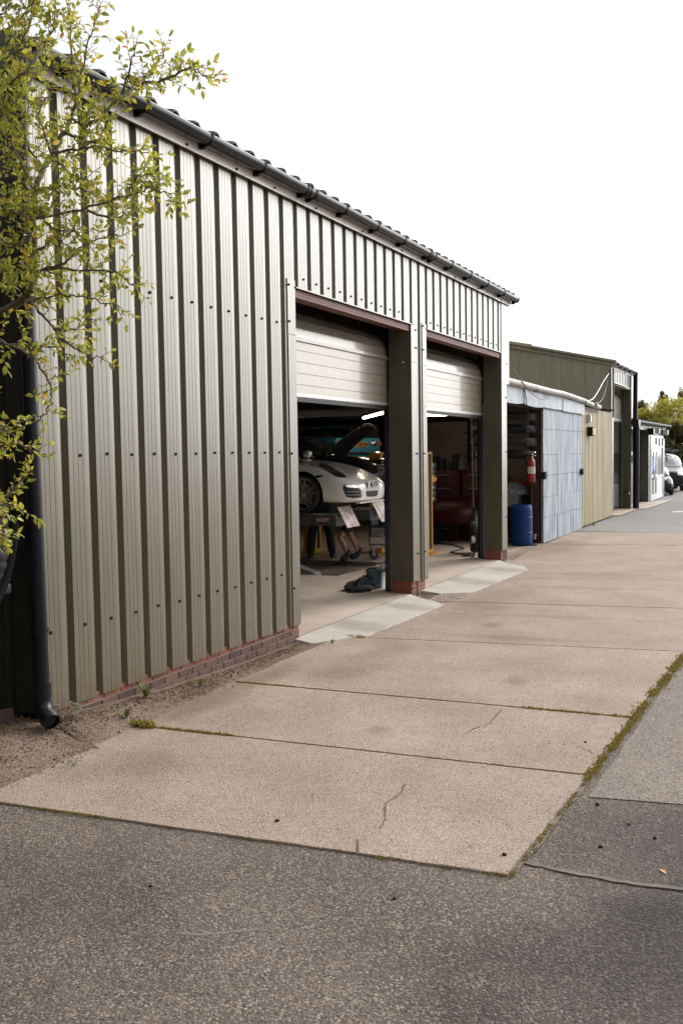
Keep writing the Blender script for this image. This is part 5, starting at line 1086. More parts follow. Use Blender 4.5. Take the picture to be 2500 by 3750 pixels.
# heap of black cloth and bucket by the pillar
bk = empty('bucket', (13.95, .82, .046), 0, 'grey blue bucket standing against the first pillar inside the doorway', 'bucket')
MB().lathe([(.0001, 0), (.12, 0), (.15, .30), (.158, .30), (.158, .32), (.145, .32), (.115, .02)], None, 24).build('pail', mat('grey blue plastic', (.10, .14, .18), .5), bk, 40)
MB().box(-.13, .13, -.10, .10, .26, .34).build('lid', m_black, bk, bevel=.02)
bm = bmesh.new(); bmesh.ops.create_icosphere(bm, subdivisions=4, radius=1)
for v in bm.verts:
    n_ = 1+.5*noise.noise(v.co*1.6)+.22*noise.noise(v.co*5); n_ += .12*noise.noise(v.co*11); v.co = Vector((v.co.x*.30*n_, v.co.y*.20*n_, max(-.02, v.co.z*(.15+.07*v.co.x)*n_+.05*(1-abs(v.co.x)))))
me = bpy.data.meshes.new('rag_heap'); bm.to_mesh(me); bm.free(); tag(link('rag_heap', me, m_cloth, None, 170, (13.68, .95, .05)), 'heap of black cloth on the floor beside the grey bucket', 'cloth')
# second bay
def bin_(x, y, r, h, m, label, lid=False):
    e = empty('bin', (x, y, .196), 0, label, 'bin'); MB().lathe([(.0001, 0), (r*.8, 0), (r, h*.97), (r*1.08, h*.97), (r*1.08, h), (r*.95, h), (r*.75, .05)], None, 24).build('tub', m, e, 40)
    MB().lathe([(r*1.02, h*.88), (r*1.06, h*.89), (r*1.06, h*.91), (r*1.02, h*.92)], None, 24).build('band', m, e, 40); return e
m_cyan = mat('pale blue plastic', (.03, .16, .27), .45)
bin_(25.8, 4.02, .24, .85, m_black, 'black bin with yellow rag on top, left of the pale blue bin'); bin_(25.95, 3.66, .19, .80, m_black, 'plain black bin between the rag topped bin and the blue bin'); bin_(26.05, 3.25, .19, .85, m_cyan, 'pale blue bin in the second bay')
mb = MB(); rg = random.Random(4); rows = [[(25.8-.25+.5*i/7, 4.02-.22+.46*j/7, 1.06+.05*rg.random()+.03*noise.noise((i*.8, j*.8, 0))) for i in range(8)] for j in range(8)]; mb.strip(rows); o = mb.build('yellow_rag', mat('yellow rag', (.55, .42, .04), .8), None, True); o.modifiers.new('t', 'SOLIDIFY').thickness = .006; tag(o, 'crumpled yellow rag lying on the black bin', 'rag')
hs = MB().tube(smoothpath([(20.88, 2.48, .06), (21.15, 2.32, .06), (21.05, 1.95, .06), (20.96, 1.9, .06), (20.28, 1.42, .06), (19.8, 1.42, .06), (19.42, 1.43, .06), (19.16, 1.13, .06), (18.95, .86, .06), (18.75, .70, .07), (18.68, .66, .3), (18.7, .64, .5)], 8), .016, 8).build('air_hose', m_black, None, True); tag(hs, 'black hose snaking over the floor of the second bay', 'hose')
tag(MB().tube(smoothpath([(18.42, .62, 3.1), (18.45, .62, 2.54), (18.50, .62, 2.22), (18.6, .64, 1.37), (18.66, .64, 1.04), (18.72, .62, .5)], 6), .006, 6).build('rope', mat('orange cord', (.45, .22, .10), .7), None, True), 'orange brown cord hanging in the second doorway', 'rope')
tag(MB().tube([(18.58, .66, 3.1), (18.585, .66, 2.0), (18.62, .66, 1.1)], .009, 6).build('hanging_rod', m_galv, None, True), 'thin grey rod hanging beside the orange cord', 'rod')
e = empty('air_gun', (18.6, .64, 1.02), 0, 'chrome air gun dangling from the orange cord', 'air tool'); MB().tube([(0, 0, .04), (.12, -.05, .06)], .018, 8).build('barrel', m_chrome, e, True); MB().tube([(0, 0, .05), (-.02, 0, -.1)], .022, 8).build('grip', m_black, e, True)
tg = MB()
for k in range(26): tg.lathe([(.012, -.004), (.016, 0), (.012, .004)], Matrix.Translation((18.66, .6, 2.2-k*.03)) @ Matrix.Rotation(k*1.57, 4, 'Z') @ Matrix.Rotation(pi/2, 4, 'X'), 8)
tag(tg.build('hoist_chain', m_chrome, None, True), 'short bright chain hanging by the second door track', 'chain')
tag(MB().box(25.4, 26.45, 2.95, 4.4, .05, .19).build('pallet', m_dark, None, bevel=.01), 'low dark pallet carrying the bins in the second bay', 'pallet')
# cabinets and stacks against the beige wall
def cabinet(x, y, w, d, h, m, label, n=4):
    e = empty('tool_cabinet', (x, y, .046), 0, label, 'tool cabinet'); MB().box(0, d, 0, w, 0, h).build('carcass', m, e, bevel=.01)
    for k in range(n): 
        q = MB().box(-.018, -.002, .03, w-.03, .06+k*(h-.1)/n, .06+(k+.92)*(h-.1)/n).build('drawer', m, e, bevel=.006); MB().box(-.035, -.02, w*.25, w*.75, .06+(k+.72)*(h-.1)/n, .06+(k+.78)*(h-.1)/n).build('handle', m_galv, q)
    return e
m_cab = mat('red cabinet', (.05, .0065, .005), .6)
cabinet(22.0, 2.15, .7, .5, 1.75, m_cab, 'red tool cabinet behind the dark red car, left one', 5); cabinet(22.2, 1.4, .7, .5, 1.75, m_cab, 'red tool cabinet behind the dark red car, right one', 5)
for k in range(7):
    o = MB().lathe([(.10, 0), (.24, .0), (.26, .03), (.26, .10), (.24, .13), (.10, .13), (.10, 0)], None, 22).build('wheel_rim', m_galv if k % 2 else m_alloy, None, 40, loc=(21.4, 2.75, 1.0+k*.135+.046)); tag(o, 'silver wheel rim in the tall stack beside the beige wall', 'wheel rim', 'stack of wheel rims')
cabinet(21.15, 2.42, .6, .5, .998, m_black, 'black cabinet carrying the stack of wheel rims', 3)
rg = random.Random(8)
for k in range(9):
    h = rg.uniform(.12, .42); w = rg.uniform(.10, .2); y = 1.3+k*.17; o = MB().box(0, .16, 0, w, 0, h).build('parts_box', rg.choice([m_black, m_greypaint, m_dark, m_black]), None, bevel=.01, loc=(22.1+.02*k if k < 4 else 22.06, y, 1.797)); tag(o, 'dark small box in the row on top of the red cabinets', 'box', 'boxes on the red cabinets')
e = empty('spare_wheel', (19.55, .92, .40), 0, 'spare wheel leaning in the dark beside the second door track', 'wheel'); wheel(e, 0, 0, 0, .33, .22, .2, -1, 5, False, m_greypaint, pi/2); e.rotation_euler = (0, 0, radians(-70))
# shed: barrel, extinguisher, covered engine, bumpers
br = empty('oil_drum', (21.88, .52, .006), 0, 'blue plastic drum standing inside the shed doorway', 'drum')
m_drum = mat('blue plastic drum', (.001, .034, .15), .5, 0, .25, col2=(.002, .026, .12), noise_scale=4)
MB().lathe([(.0001, 0), (.225, 0), (.247, .03), (.25, .10), (.255, .5), (.25, .84), (.243, .92), (.225, .95), (.225, .97), (.215, .97), (.215, .93), (.0001, .93)], None, 40).build('barrel', m_drum, br, 40); MB().lathe([(.25, .28), (.261, .29), (.261, .31), (.252, .32)], None, 40).lathe([(.252, .64), (.261, .65), (.261, .67), (.25, .68)], None, 40).build('hoop', m_drum, br, 40)
fx = empty('fire_extinguisher', (21.95, .30, 1.50), 0, 'red fire extinguisher with white label inside the shed doorway', 'fire extinguisher')
MB().lathe([(.0001, 0), (.082, .0), (.088, .02), (.088, .44), (.075, .52), (.035, .565), (.03, .60)], None, 24).build('cylinder', m_red, fx, 40); MB().lathe([(.0895, .20), (.0895, .36)], None, 24).build('label', m_offwhite, fx, True)
MB().box(-.02, .02, -.03, .03, .60, .66).tube([(0, .02, .64), (-.02, -.10, .70)], .012, 6).tube([(0, .02, .62), (-.02, -.1, .63)], .010, 6).build('valve', m_chrome, fx); MB().tube(smoothpath([(0, .03, .62), (.02, .12, .58), (.0, .11, .35), (-.01, .10, .15)], 6), .012, 8).build('hose', m_black, fx, True)
tag(MB().tube([(21.95, .30, .006), (21.95, .30, 1.48)], .02, 8).lathe([(.0001, 0), (.14, 0), (.15, .02), (.0001, .03)], Matrix.Translation((21.95, .30, .006)), 20).lathe([(.0001, 0), (.10, 0), (.10, .018), (.0001, .018)], Matrix.Translation((21.95, .30, 1.48)), 20).build('extinguisher_stand', m_black, None, 40), 'thin black stand carrying the red fire extinguisher', 'stand')
bench = empty('bench', (22.95, 1.15, .046), 0, 'low grey bench behind the blue drum', 'bench'); MB().box(-.7, .55, -.4, .9, .85, 1.13).build('top', m_galv, bench, bevel=.01)
for x in (-.62, .47):
    for y in (-.32, .8): MB().box(x-.03, x+.03, y-.03, y+.03, 0, .85).build('leg', m_black, bench)
bm = bmesh.new(); bmesh.ops.create_icosphere(bm, subdivisions=4, radius=1)
for v in bm.verts:
    n_ = 1+.22*noise.noise(v.co*2.2)+.07*noise.noise(v.co*8); v.co = Vector((v.co.x*.30*n_, v.co.y*.40*n_, max(0, v.co.z*.28*n_)))
me = bpy.data.meshes.new('covered_engine'); bm.to_mesh(me); bm.free(); tag(link('covered_engine', me, mat('grey plastic wrap', (.26, .27, .28), .25, col2=(.16, .165, .17), noise_scale=7, bump=.5, bump_scale=18), None, 170, (22.85, .98, 1.176)), 'grey plastic wrapped lump sitting on the bench behind the blue drum', 'engine')
for k in range(4):
    mb = MB(); z = 2.15+k*.30; pts = smoothpath([(22.4, 1.9, z), (22.0, 1.55, z+.02), (21.9, 1.0, z+.03), (22.1, .45, z), (22.45, .3, z-.02)], 6)
    mb.strip([[p+Vector((0, 0, .09)) for p in pts], [p+Vector((-.05, 0, .04)) for p in pts], [p+Vector((-.05, 0, -.04)) for p in pts], [p+Vector((0, 0, -.10)) for p in pts]])
    o = mb.build('car_bumper', (m_black, m_dark, m_black, m_dark)[k], None, True); o.modifiers.new('t', 'SOLIDIFY').thickness = .012; tag(o, ('dark grey bumper lowest on the shed rack', 'pale grey bumper on the shed rack', 'black bumper on the shed rack', 'dark red bumper topmost on the shed rack')[k], 'bumper')
rk = empty('rack', (22.5, .2, .046), 0, 'dark metal rack holding the spare bumpers in the shed', 'rack')
for y in (.25, 1.0, 1.75): MB().box(-.02, .02, y-.02, y+.02, 0, 3.3).build('upright', m_black, rk)
for k in range(4): MB().box(-.55, .02, .2, .24, 2.06+k*.30-.03, 2.06+k*.30).box(-.55, .02, 1.70, 1.74, 2.06+k*.30-.03, 2.06+k*.30).build('bracket', m_black, rk)

# ------------------------------------------------------------------ parked cars at the far end
m_cgrey = mat('dark grey car paint', (.02, .022, .026), .3, .1, .3, coat=.15); m_cnavy = mat('navy van paint', (.008, .012, .024), .3, 0, .3, coat=.15); m_screen = mat('windscreen', (.05, .055, .06), .04, 0, 1.0, coat=1.0)
hb = simple_car('hatchback', (47.2, .72, 0), radians(190), 'dark grey hatchback parked past the office at the end of the row', m_cgrey, 3.6, .82, .86, 1.42, 1.0, cab=(.26, .42, .8, .97), glass=m_screen)
for s in (-1, 1): MB().lathe([(.0001, .04), (.1, .03), (.13, 0), (.13, -.1)], Matrix.Translation((-.06, s*.56, .70)) @ Matrix.Rotation(pi/2, 4, 'Y'), 18).build('headlight', m_chrome, hb, True); MB().lathe([(.0001, -.1), (.07, -.06), (.09, 0), (.07, .06), (.0001, .1)], Matrix.Translation((-1.25, s*.95, 1.0)) @ Matrix.Rotation(pi/2, 4, 'X'), 14).build('door_mirror', m_cgrey, hb, True)
MB().box(-.01, .01, -.26, .26, .36, .47).build('number_plate', m_offwhite, hb)
van = empty('van', (51.6, .75, 0), radians(193), 'dark navy van with roof rack parked behind the grey hatchback', 'van')
VS = [(0, prof(.40, .6, .75, .5, .72, .7, .55, .9, .93)), (-.12, prof(.25, .8, .92, .5, .9, .85, .7, 1.05, 1.08)), (-.75, prof(.22, .85, .97, .55, .95, 1.05, .8, 1.18, 1.22)), (-1.0, prof(.22, .86, .98, .6, .95, 1.2, .80, 1.32, 1.36)), (-1.75, prof(.22, .86, .98, .7, .92, 1.5, .74, 1.90, 1.96)), (-2.3, prof(.22, .86, .98, .7, .93, 1.6, .76, 1.95, 2.02)), (-4.6, prof(.25, .86, .98, .7, .93, 1.6, .76, 1.95, 2.02)), (-4.8, prof(.3, .8, .93, .7, .9, 1.5, .7, 1.85, 1.9))]
vb = link('body', cut_cyl(loft(VS, 3), [(-.95, .34, .41, -1.4, 1.4), (-3.9, .34, .41, -1.4, 1.4)]), m_cnavy, van, 35)
vt = BVHTree.FromObject(vb, bpy.context.evaluated_depsgraph_get()); VI = Matrix.Identity(4)
decal('windscreen', [(1, -.78, 1.30), (1, .78, 1.30), (1, .70, 1.84), (1, -.70, 1.84)], vt, (60, 0, 1.5), m_screen, van, VI, .008)
for s in (-1, 1):
    decal('side_window', [(-1.25, s*2, 1.32), (-2.25, s*2, 1.30), (-2.25, s*2, 1.74), (-1.6, s*2, 1.74)], vt, (-1.8, s*60, 1.5), m_screen, van, VI, .008)
    decal('headlight', [(1, s*.50, .86), (1, s*.84, .84), (1, s*.84, 1.02), (1, s*.55, 1.02)], vt, (60, s*.68, 1.3), m_chrome, van, VI, .012)
    MB().box(-1.42, -1.28, s*1.02-.1, s*1.02+.1, 1.25, 1.5).build('door_mirror', m_cnavy, van, bevel=.03)
    for x in (-.95, -3.9): wheel(van, x, s*.86, .34, .34, .22, .21, s, 5, False)
decal('grille', [(1, -.45, .62), (1, .45, .62), (1, .45, .86), (1, -.45, .86)], vt, (60, 0, .75), m_grille, van, VI, .008)
rk = empty('roof_rack', (0, 0, 0)); rk.parent = van; mb = MB()
for x in (-1.9, -2.8, -3.7, -4.5): mb.box(x-.02, x+.02, -.8, .8, 2.09, 2.13)
mb.build('cross_bar', m_galv, rk); mb = MB()
for s in (-1, 1): mb.box(-4.6, -1.8, s*.78-.015, s*.78+.015, 2.13, 2.17)
mb.build('side_rail', m_galv, rk)
mb = MB()
for s in (-.2, .2): mb.box(-4.6, -1.4, s-.03, s+.03, 2.18, 2.25)
for k in range(10): mb.box(-4.4+k*.3, -4.36+k*.3, -.17, .17, 2.20, 2.23)
ld = MB(); ld.v, ld.f = mb.v, mb.f; lo = ld.build('ladder', m_galv, None); lo.matrix_world = Matrix.Translation((51.6, .75, 0)) @ Matrix.Rotation(radians(193), 4, 'Z'); tag(lo, 'metal ladder lying on the van roof rack', 'ladder')
js = empty('jack_stand', (49.3, .2, 0), 0, 'small red jack stand on the ground beside the van wheel', 'jack stand'); MB().tube([(0, 0, .2), (0, 0, .38)], .03, 8).build('post', m_red, js)
for a in range(4): MB().tube([(0, 0, .25), (.14*cos(a*pi/2+.7), .14*sin(a*pi/2+.7), 0)], .018, 6).build('leg', m_red, js)
MB().box(-.05, .05, -.03, .03, .38, .41).build('saddle', m_red, js)

# ------------------------------------------------------------------ plum tree leaning in at the left
BR = [[(4.0,-0.72,2.94),(4.23,-0.93,3.08),(4.38,-0.9,3.14),(4.37,-1.11,3.19),(4.4,-1.15,3.26),(4.41,-1.17,3.52),(4.33,-1.27,3.8),(4.52,-1.24,4.08),(4.62,-1.31,4.32)],[(4.48,-1.43,4.26),(4.48,-1.49,4.4),(4.52,-1.53,4.65),(4.57,-1.59,4.89)],[(4.66,-1.31,4.45),(4.59,-1.35,4.67),(4.7,-1.25,5.01)],[(4.4,-1.5,4.22),(4.35,-1.67,4.14),(4.42,-1.84,4.27),(4.63,-1.84,4.45),(4.74,-1.92,4.62)],[(4.51,-1.93,4.37),(4.6,-2.05,4.41),(4.55,-2.24,4.41),(4.76,-2.2,4.44)],[(4.53,-1.75,4.33),(4.56,-1.8,4.48),(4.54,-1.86,4.58)],[(4.34,-1.4,4.01),(4.41,-1.57,4.04),(4.52,-1.74,4.03),(4.58,-1.92,4.0)],[(4.2,-1.39,3.61),(4.29,-1.65,3.65),(4.4,-1.88,3.72),(4.47,-2.02,3.76),(4.54,-2.11,3.69)],[(4.43,-1.85,3.73),(4.43,-1.95,3.84),(4.5,-2.05,3.81)],[(4.48,-1.49,3.71),(4.45,-1.75,3.62),(4.67,-1.74,3.72)],[(4.24,-1.3,3.22),(4.29,-1.31,3.33),(4.47,-1.53,3.35),(4.39,-1.79,3.3),(4.43,-1.91,3.2)],[(4.34,-1.26,3.35),(4.31,-1.49,3.37),(4.47,-1.55,3.52),(4.45,-1.81,3.52)],[(4.14,-1.34,3.14),(4.27,-1.4,3.17),(4.28,-1.6,3.17),(4.32,-1.87,3.09)],[(4.24,-1.3,3.14),(4.23,-1.45,3.01),(4.21,-1.59,2.96),(4.32,-1.68,3.03)],[(4.28,-1.41,3.01),(4.34,-1.49,2.9),(4.33,-1.72,2.81)],[(4.26,-1.17,2.89),(4.27,-1.39,2.89),(4.39,-1.43,2.85)],[(3.92,-1.12,3.01),(3.91,-1.37,2.9),(3.99,-1.43,2.85),(4.09,-1.47,2.77),(4.14,-1.52,2.62),(4.04,-1.57,2.5),(4.01,-1.43,2.42),(3.98,-1.31,2.41)],[(3.83,-1.25,2.51),(3.88,-1.38,2.42),(4.02,-1.34,2.36),(4.01,-1.48,2.27)],[(3.81,-1.27,2.03),(3.89,-1.34,2.0),(3.96,-1.41,2.09),(4.02,-1.41,2.14)],[(3.73,-1.35,1.92),(3.8,-1.44,1.99),(3.77,-1.66,1.95)],[(3.65,-1.43,1.78),(3.77,-1.46,1.83),(3.8,-1.47,1.81)],[(4.38,-0.51,4.39),(4.62,-0.64,4.6),(4.5,-0.99,4.71),(4.62,-1.02,4.95),(4.71,-0.99,5.12),(4.72,-1.01,5.26)],[(4.36,-0.91,4.46),(4.36,-1.2,4.52),(4.66,-1.14,4.89),(4.6,-1.23,4.97)],[(4.52,-0.5,4.81),(4.74,-0.68,5.01),(4.65,-0.97,5.05),(4.72,-1.01,5.19)],[(4.43,-0.83,4.5),(4.54,-0.97,4.51),(4.65,-1.06,4.82)],[(4.35,-0.58,4.96),(4.46,-0.91,4.94),(4.66,-0.86,5.19)],[(4.2,-0.82,4.38),(4.3,-1.04,4.31),(4.4,-1.03,4.26)],[(4.36,-1.24,3.82),(4.33,-1.14,4.05),(4.4,-0.99,4.22),(4.41,-1.05,4.38)],[(4.44,-1.16,3.84),(4.44,-0.98,3.97),(4.22,-1.03,3.97)],[(4.35,-1.24,3.66),(4.18,-1.24,3.66),(4.28,-0.97,3.74)],[(4.35,-1.24,3.58),(4.22,-1.22,3.48),(4.27,-1.04,3.54)],[(4.42,-1.33,4.04),(4.38,-1.28,4.26),(4.54,-1.23,4.47)],[(4.42,-1.33,4.04),(4.36,-1.52,3.88),(4.48,-1.55,3.87)],[(4.28,-1.31,3.79),(4.29,-1.5,3.8),(4.45,-1.57,3.8)],[(4.24,-1.28,3.35),(4.16,-1.2,3.31),(4.21,-1.02,3.37)],[(4.25,-1.3,3.41),(4.29,-1.44,3.5),(4.25,-1.59,3.44)],[(4.28,-1.31,3.7),(4.24,-1.47,3.55),(4.28,-1.65,3.52)],[(4.46,-1.2,3.95),(4.53,-1.01,4.26),(4.56,-1.03,4.43)],[(4.38,-1.45,4.14),(4.44,-1.62,4.07),(4.43,-1.71,4.13)],[(4.05,-1.37,3.16),(4.06,-1.27,3.21),(4.08,-1.13,3.21)]]
m_bark = mat('grey brown bark', (.085, .065, .05), .9, col2=(.14, .11, .085), noise_scale=30, bump=.6, bump_scale=60, stretch=(1, 1, .3))
m_leaf = island_mat('plum leaf', [(0, (.28, .31, .05)), (.22, (.44, .43, .06)), (.42, (.21, .25, .05)), (.58, (.54, .50, .07)), (.74, (.62, .54, .08)), (.84, (.34, .37, .06)), (.955, (.66, .50, .08)), (1, (.66, .34, .08))], .42, .5, .0, 40, .5)
tree = empty('plum_tree', (3.6, -.25, 0), 0, 'yellow green leafy plum tree leaning in from the left over the workshop corner', 'tree')
rt_ = random.Random(3); wood = MB(); leaf = MB()
LEAF = [(0, 0, 0), (.2, .19, .02), (.48, .255, .035), (.78, .15, .02), (1, 0, -.06), (.78, -.15, .02), (.48, -.255, .035), (.2, -.19, .02), (.25, 0, -.02), (.5, 0, -.015), (.76, 0, -.03)]
LF = [(0, 8, 1), (1, 8, 9, 2), (2, 9, 10, 3), (3, 10, 4), (0, 7, 8), (7, 6, 9, 8), (6, 5, 10, 9), (5, 4, 10)]
def add_leaf(p, d, s):
    d = d.normalized(); upv = Vector((rt_.gauss(0, .8)+.3, rt_.gauss(0, .8)-.5, .9)).normalized(); side = d.cross(upv)
    if side.length < .05: side = Vector((1, 0, 0))
    side.normalize(); n = side.cross(d)
    fold = rt_.uniform(.4, 1.6); w = rt_.uniform(.8, 1.1); curl = rt_.uniform(-.1, .22)
    leaf.add([p + d*(u*s) + side*(v*s*w) + n*((h*fold*1.2 - curl*u*u)*s) for u, v, h in LEAF], LF)
def twig(p, d, length, dens=1.0, r=.0025, sz=1.0):
    pts = [p]; q = p.copy(); dd = d.normalized(); n = max(3, int(length/.045))
    for k in range(n):
        dd = (dd + Vector((rt_.gauss(0, .16), rt_.gauss(0, .16), rt_.gauss(.02, .16)))).normalized(); q = q + dd*length/n; pts.append(q.copy())
    wood.tube(pts, [r*(1-.75*k/n) for k in range(n+1)], 5, False)
    tot = int(length/.0185*dens)
    for k in range(tot):
        t = (k+.5)/tot*n; i = min(int(t), n-1); f = t-i; pos = pts[i].lerp(pts[i+1], f); ax = (pts[i+1]-pts[i]).normalized()
        a = k*2.4 + rt_.uniform(-.5, .5); perp = ax.orthogonal().normalized(); perp = Quaternion(ax, a) @ perp
        ld = ax*rt_.uniform(.2, .9) + perp*rt_.uniform(.5, 1.0) + Vector((0, 0, rt_.uniform(-.55, .25)))
        add_leaf(pos, ld, sz*rt_.uniform(.024, .055))
    for k in range(2): add_leaf(pts[-1], dd + Vector((rt_.gauss(0, .5), rt_.gauss(0, .5), rt_.gauss(0, .4))), sz*rt_.uniform(.028, .055))
def limb(pts, r0, r1, leafy=True, dens=1.0, step=.025, start=.0):
    Q = smoothpath(pts, 7); n = len(Q)
    for k in range(1, n-1): Q[k] = Q[k] + Vector((rt_.gauss(0, .006), rt_.gauss(0, .006), rt_.gauss(0, .006)))
    wood.tube(Q, [r0+(r1-r0)*k/(n-1) for k in range(n)], 7)
    if not leafy: return
    L_ = sum((Q[i+1]-Q[i]).length for i in range(n-1)); cnt = int(L_/step*dens)
    for k in range(cnt):
        t = start + (1-start)*(k+rt_.random())/cnt; i = min(int(t*(n-1)), n-2); pos = Q[i].lerp(Q[i+1], t*(n-1)-i); ax = (Q[i+1]-Q[i]).normalized()
        perp = Quaternion(ax, rt_.uniform(0, 2*pi)) @ ax.orthogonal().normalized()
        twig(pos, ax*rt_.uniform(.25, .8) + perp*rt_.uniform(.5, 1) + Vector((0, 0, .15)), rt_.uniform(.06, .19)*(1.15-.45*t), 1.0)
    twig(Q[-1], Q[-1]-Q[-2], .10, 1.2)
base = Vector((3.6, -.25, -.02)); fork = Vector(BR[0][0])
limb([base, (3.62, -.32, .8), (3.72, -.45, 1.7), (3.82, -.6, 2.5), fork], .085, .055, False)
limb([(3.72, -.45, 1.7), (3.85, -.9, 2.1), (4.1, -1.15, 2.3)], .05, .02, True, .8)
for i, b in enumerate(BR):
    thick = {0: (.034, .012)}.get(i, (.009, .0025))
    limb([Vector(p) for p in b], *thick, leafy=True, dens=(.6 if i == 0 else .6 if 11 <= i <= 19 else 1.0), start=(.3 if i == 0 else 0))
# the rest of the crown, mostly out of the picture to the left
for k in range(30):
    a = rt_.uniform(0, 2*pi); e = rt_.uniform(-.1, 1.2); R = rt_.uniform(.7, 1.5); o = Vector((3.55, -.35, 2.6+rt_.uniform(-.6, 1.6)))
    d = Vector((cos(a)*cos(e)*.8-.15, sin(a)*cos(e), sin(e)*.9))
    if o.x + d.x*R > 4.05: d.x = (4.05-o.x)/R
    limb([o, o+d*R*.5+Vector((0, 0, .05)), o+d*R], .014, .004, True, .8, .05)
P(wood.build('trunk', m_bark, None, True, normals=False), tree)
P(leaf.build('crown', m_leaf, None, normals=False), tree)
# ------------------------------------------------------------------ trees and hedges
def foliage_mat(name, a, b, c, tr=.25):
    return island_mat(name, [(0, a), (.35, b), (.7, c), (1, a)], .6, .3, 0, 3, tr)
m_conifer = foliage_mat('dark conifer', (.05, .06, .018), (.08, .085, .022), (.11, .095, .03))
m_willow = foliage_mat('yellow green shrub', (.42, .38, .07), (.52, .46, .09), (.30, .29, .055), .5)
m_brownconifer = foliage_mat('bronze conifer', (.24, .19, .07), (.17, .15, .055), (.32, .24, .09), .4)
m_pale = foliage_mat('pale birch', (.36, .32, .12), (.42, .36, .16), (.26, .24, .09), .4)
def crown_tree(name, x, y, h, r, m, label, group, kind='round', n=5000, leafsize=.16, trunk_h=.3, seed=0):
    rr = random.Random(seed); t = empty(name, (x, y, 0), 0, label, 'tree' if 'tree' in name else 'hedge', group)
    tb = MB(); tb.tube([(0, 0, -.05), (.03, .02, h*trunk_h), (-.02, .0, h*.6), (.01, 0, h*.92)], [r*.085+.03, r*.07+.02, r*.04+.015, .012], 8); lb = MB()
    clumps = []
    nc = int(26 + n/180)
    for k in range(nc):
        if kind == 'conifer':
            z = h*(.04 + .96*rr.random()**1.25); rad = r*(1-z/h)**.7*rr.uniform(.55, 1.05)+.06
        elif kind == 'column':
            z = h*(.03+.95*rr.random()); rad = r*min(1, ((1-z/h)*3.0)**.6)*rr.uniform(.6, 1.05)
        else:
            u = rr.random(); z = h*(trunk_h + (1-trunk_h)*u); rad = r*math.sqrt(max(.05, 1-(2*u-1)**2))*rr.uniform(.35, 1.05)
        a = rr.uniform(0, 2*pi); c = Vector((cos(a)*rad, sin(a)*rad, z)); clumps.append((c, r*rr.uniform(.16, .34)))
        if k % 2 == 0 and kind == 'round': tb.tube([(0, 0, max(h*trunk_h, z-rad*.8)), tuple(c*.5+Vector((0, 0, z*.45))), tuple(c)], [r*.03, r*.02, .008], 5)
    for k in range(n):
        c, cr_ = clumps[k % nc]
        v = Vector((rr.gauss(0, 1), rr.gauss(0, 1), rr.gauss(0, 1))).normalized()*cr_*rr.random()**.5
        p = c + Vector((v.x, v.y, v.z*(1.3 if kind != 'round' else .85))); s = leafsize*rr.uniform(.5, 1.3)
        d = Vector((rr.gauss(0, 1), rr.gauss(0, 1), rr.gauss(0, .7)+(.8 if kind != 'round' else 0))).normalized(); w = d.orthogonal().normalized(); w = Quaternion(d, rr.uniform(0, 6.3)) @ w
        lb.add([p-w*s*.3, p+d*s, p+w*s*.3, p-d*s*.35], [(0, 1, 2, 3)])
    tb.build('trunk', m_bark, t, True, normals=False); lb.build('crown', m, t, normals=False); return t
m_hedge = foliage_mat('hedge leaf', (.02, .028, .009), (.03, .038, .011), (.04, .04, .013))
for k, (x0_, y0_, x1_, y1_, h_) in enumerate(((2.2, 1.4, 4.4, 12.0, 5.4), (-9.0, -14, -7.5, 10, 6.5))):  # two unseen hedges added to block skylight from the left
    rr = random.Random(k+5); hb = MB(); e = empty('hedge', ((x0_+x1_)/2, (y0_+y1_)/2, 0), 0, ('added unseen hedge close along the gable end, blocking skylight', 'added unseen hedge behind the camera, blocking skylight from the left')[k], 'hedge')
    cx, cy = (x1_-x0_)/2, (y1_-y0_)/2
    hb.box(-cx*.7, cx*.7, -cy*.97, cy*.97, -.05, h_*.9)
    for q in range(7000):
        p = Vector((rr.uniform(-cx, cx), rr.uniform(-cy, cy), rr.uniform(0, h_))); f = rr.randrange(4)
        if f == 0: p.x = cx*rr.uniform(.7, 1)
        elif f == 1: p.x = -cx*rr.uniform(.7, 1)
        elif f == 2: p.z = h_*rr.uniform(.88, 1.02)
        else: p.y = cy*rr.choice((-1, 1))*rr.uniform(.95, 1.02)
        d = Vector((rr.gauss(0, 1), rr.gauss(0, 1), rr.gauss(0, 1))).normalized(); w = d.orthogonal().normalized(); s = rr.uniform(.12, .3)
        hb.add([p-w*s*.4, p+d*s, p+w*s*.4, p-d*s*.3], [(0, 1, 2, 3)])
    hb.build('foliage', m_hedge, e, normals=False)
HG = 'trees and hedge plants beyond the yard'
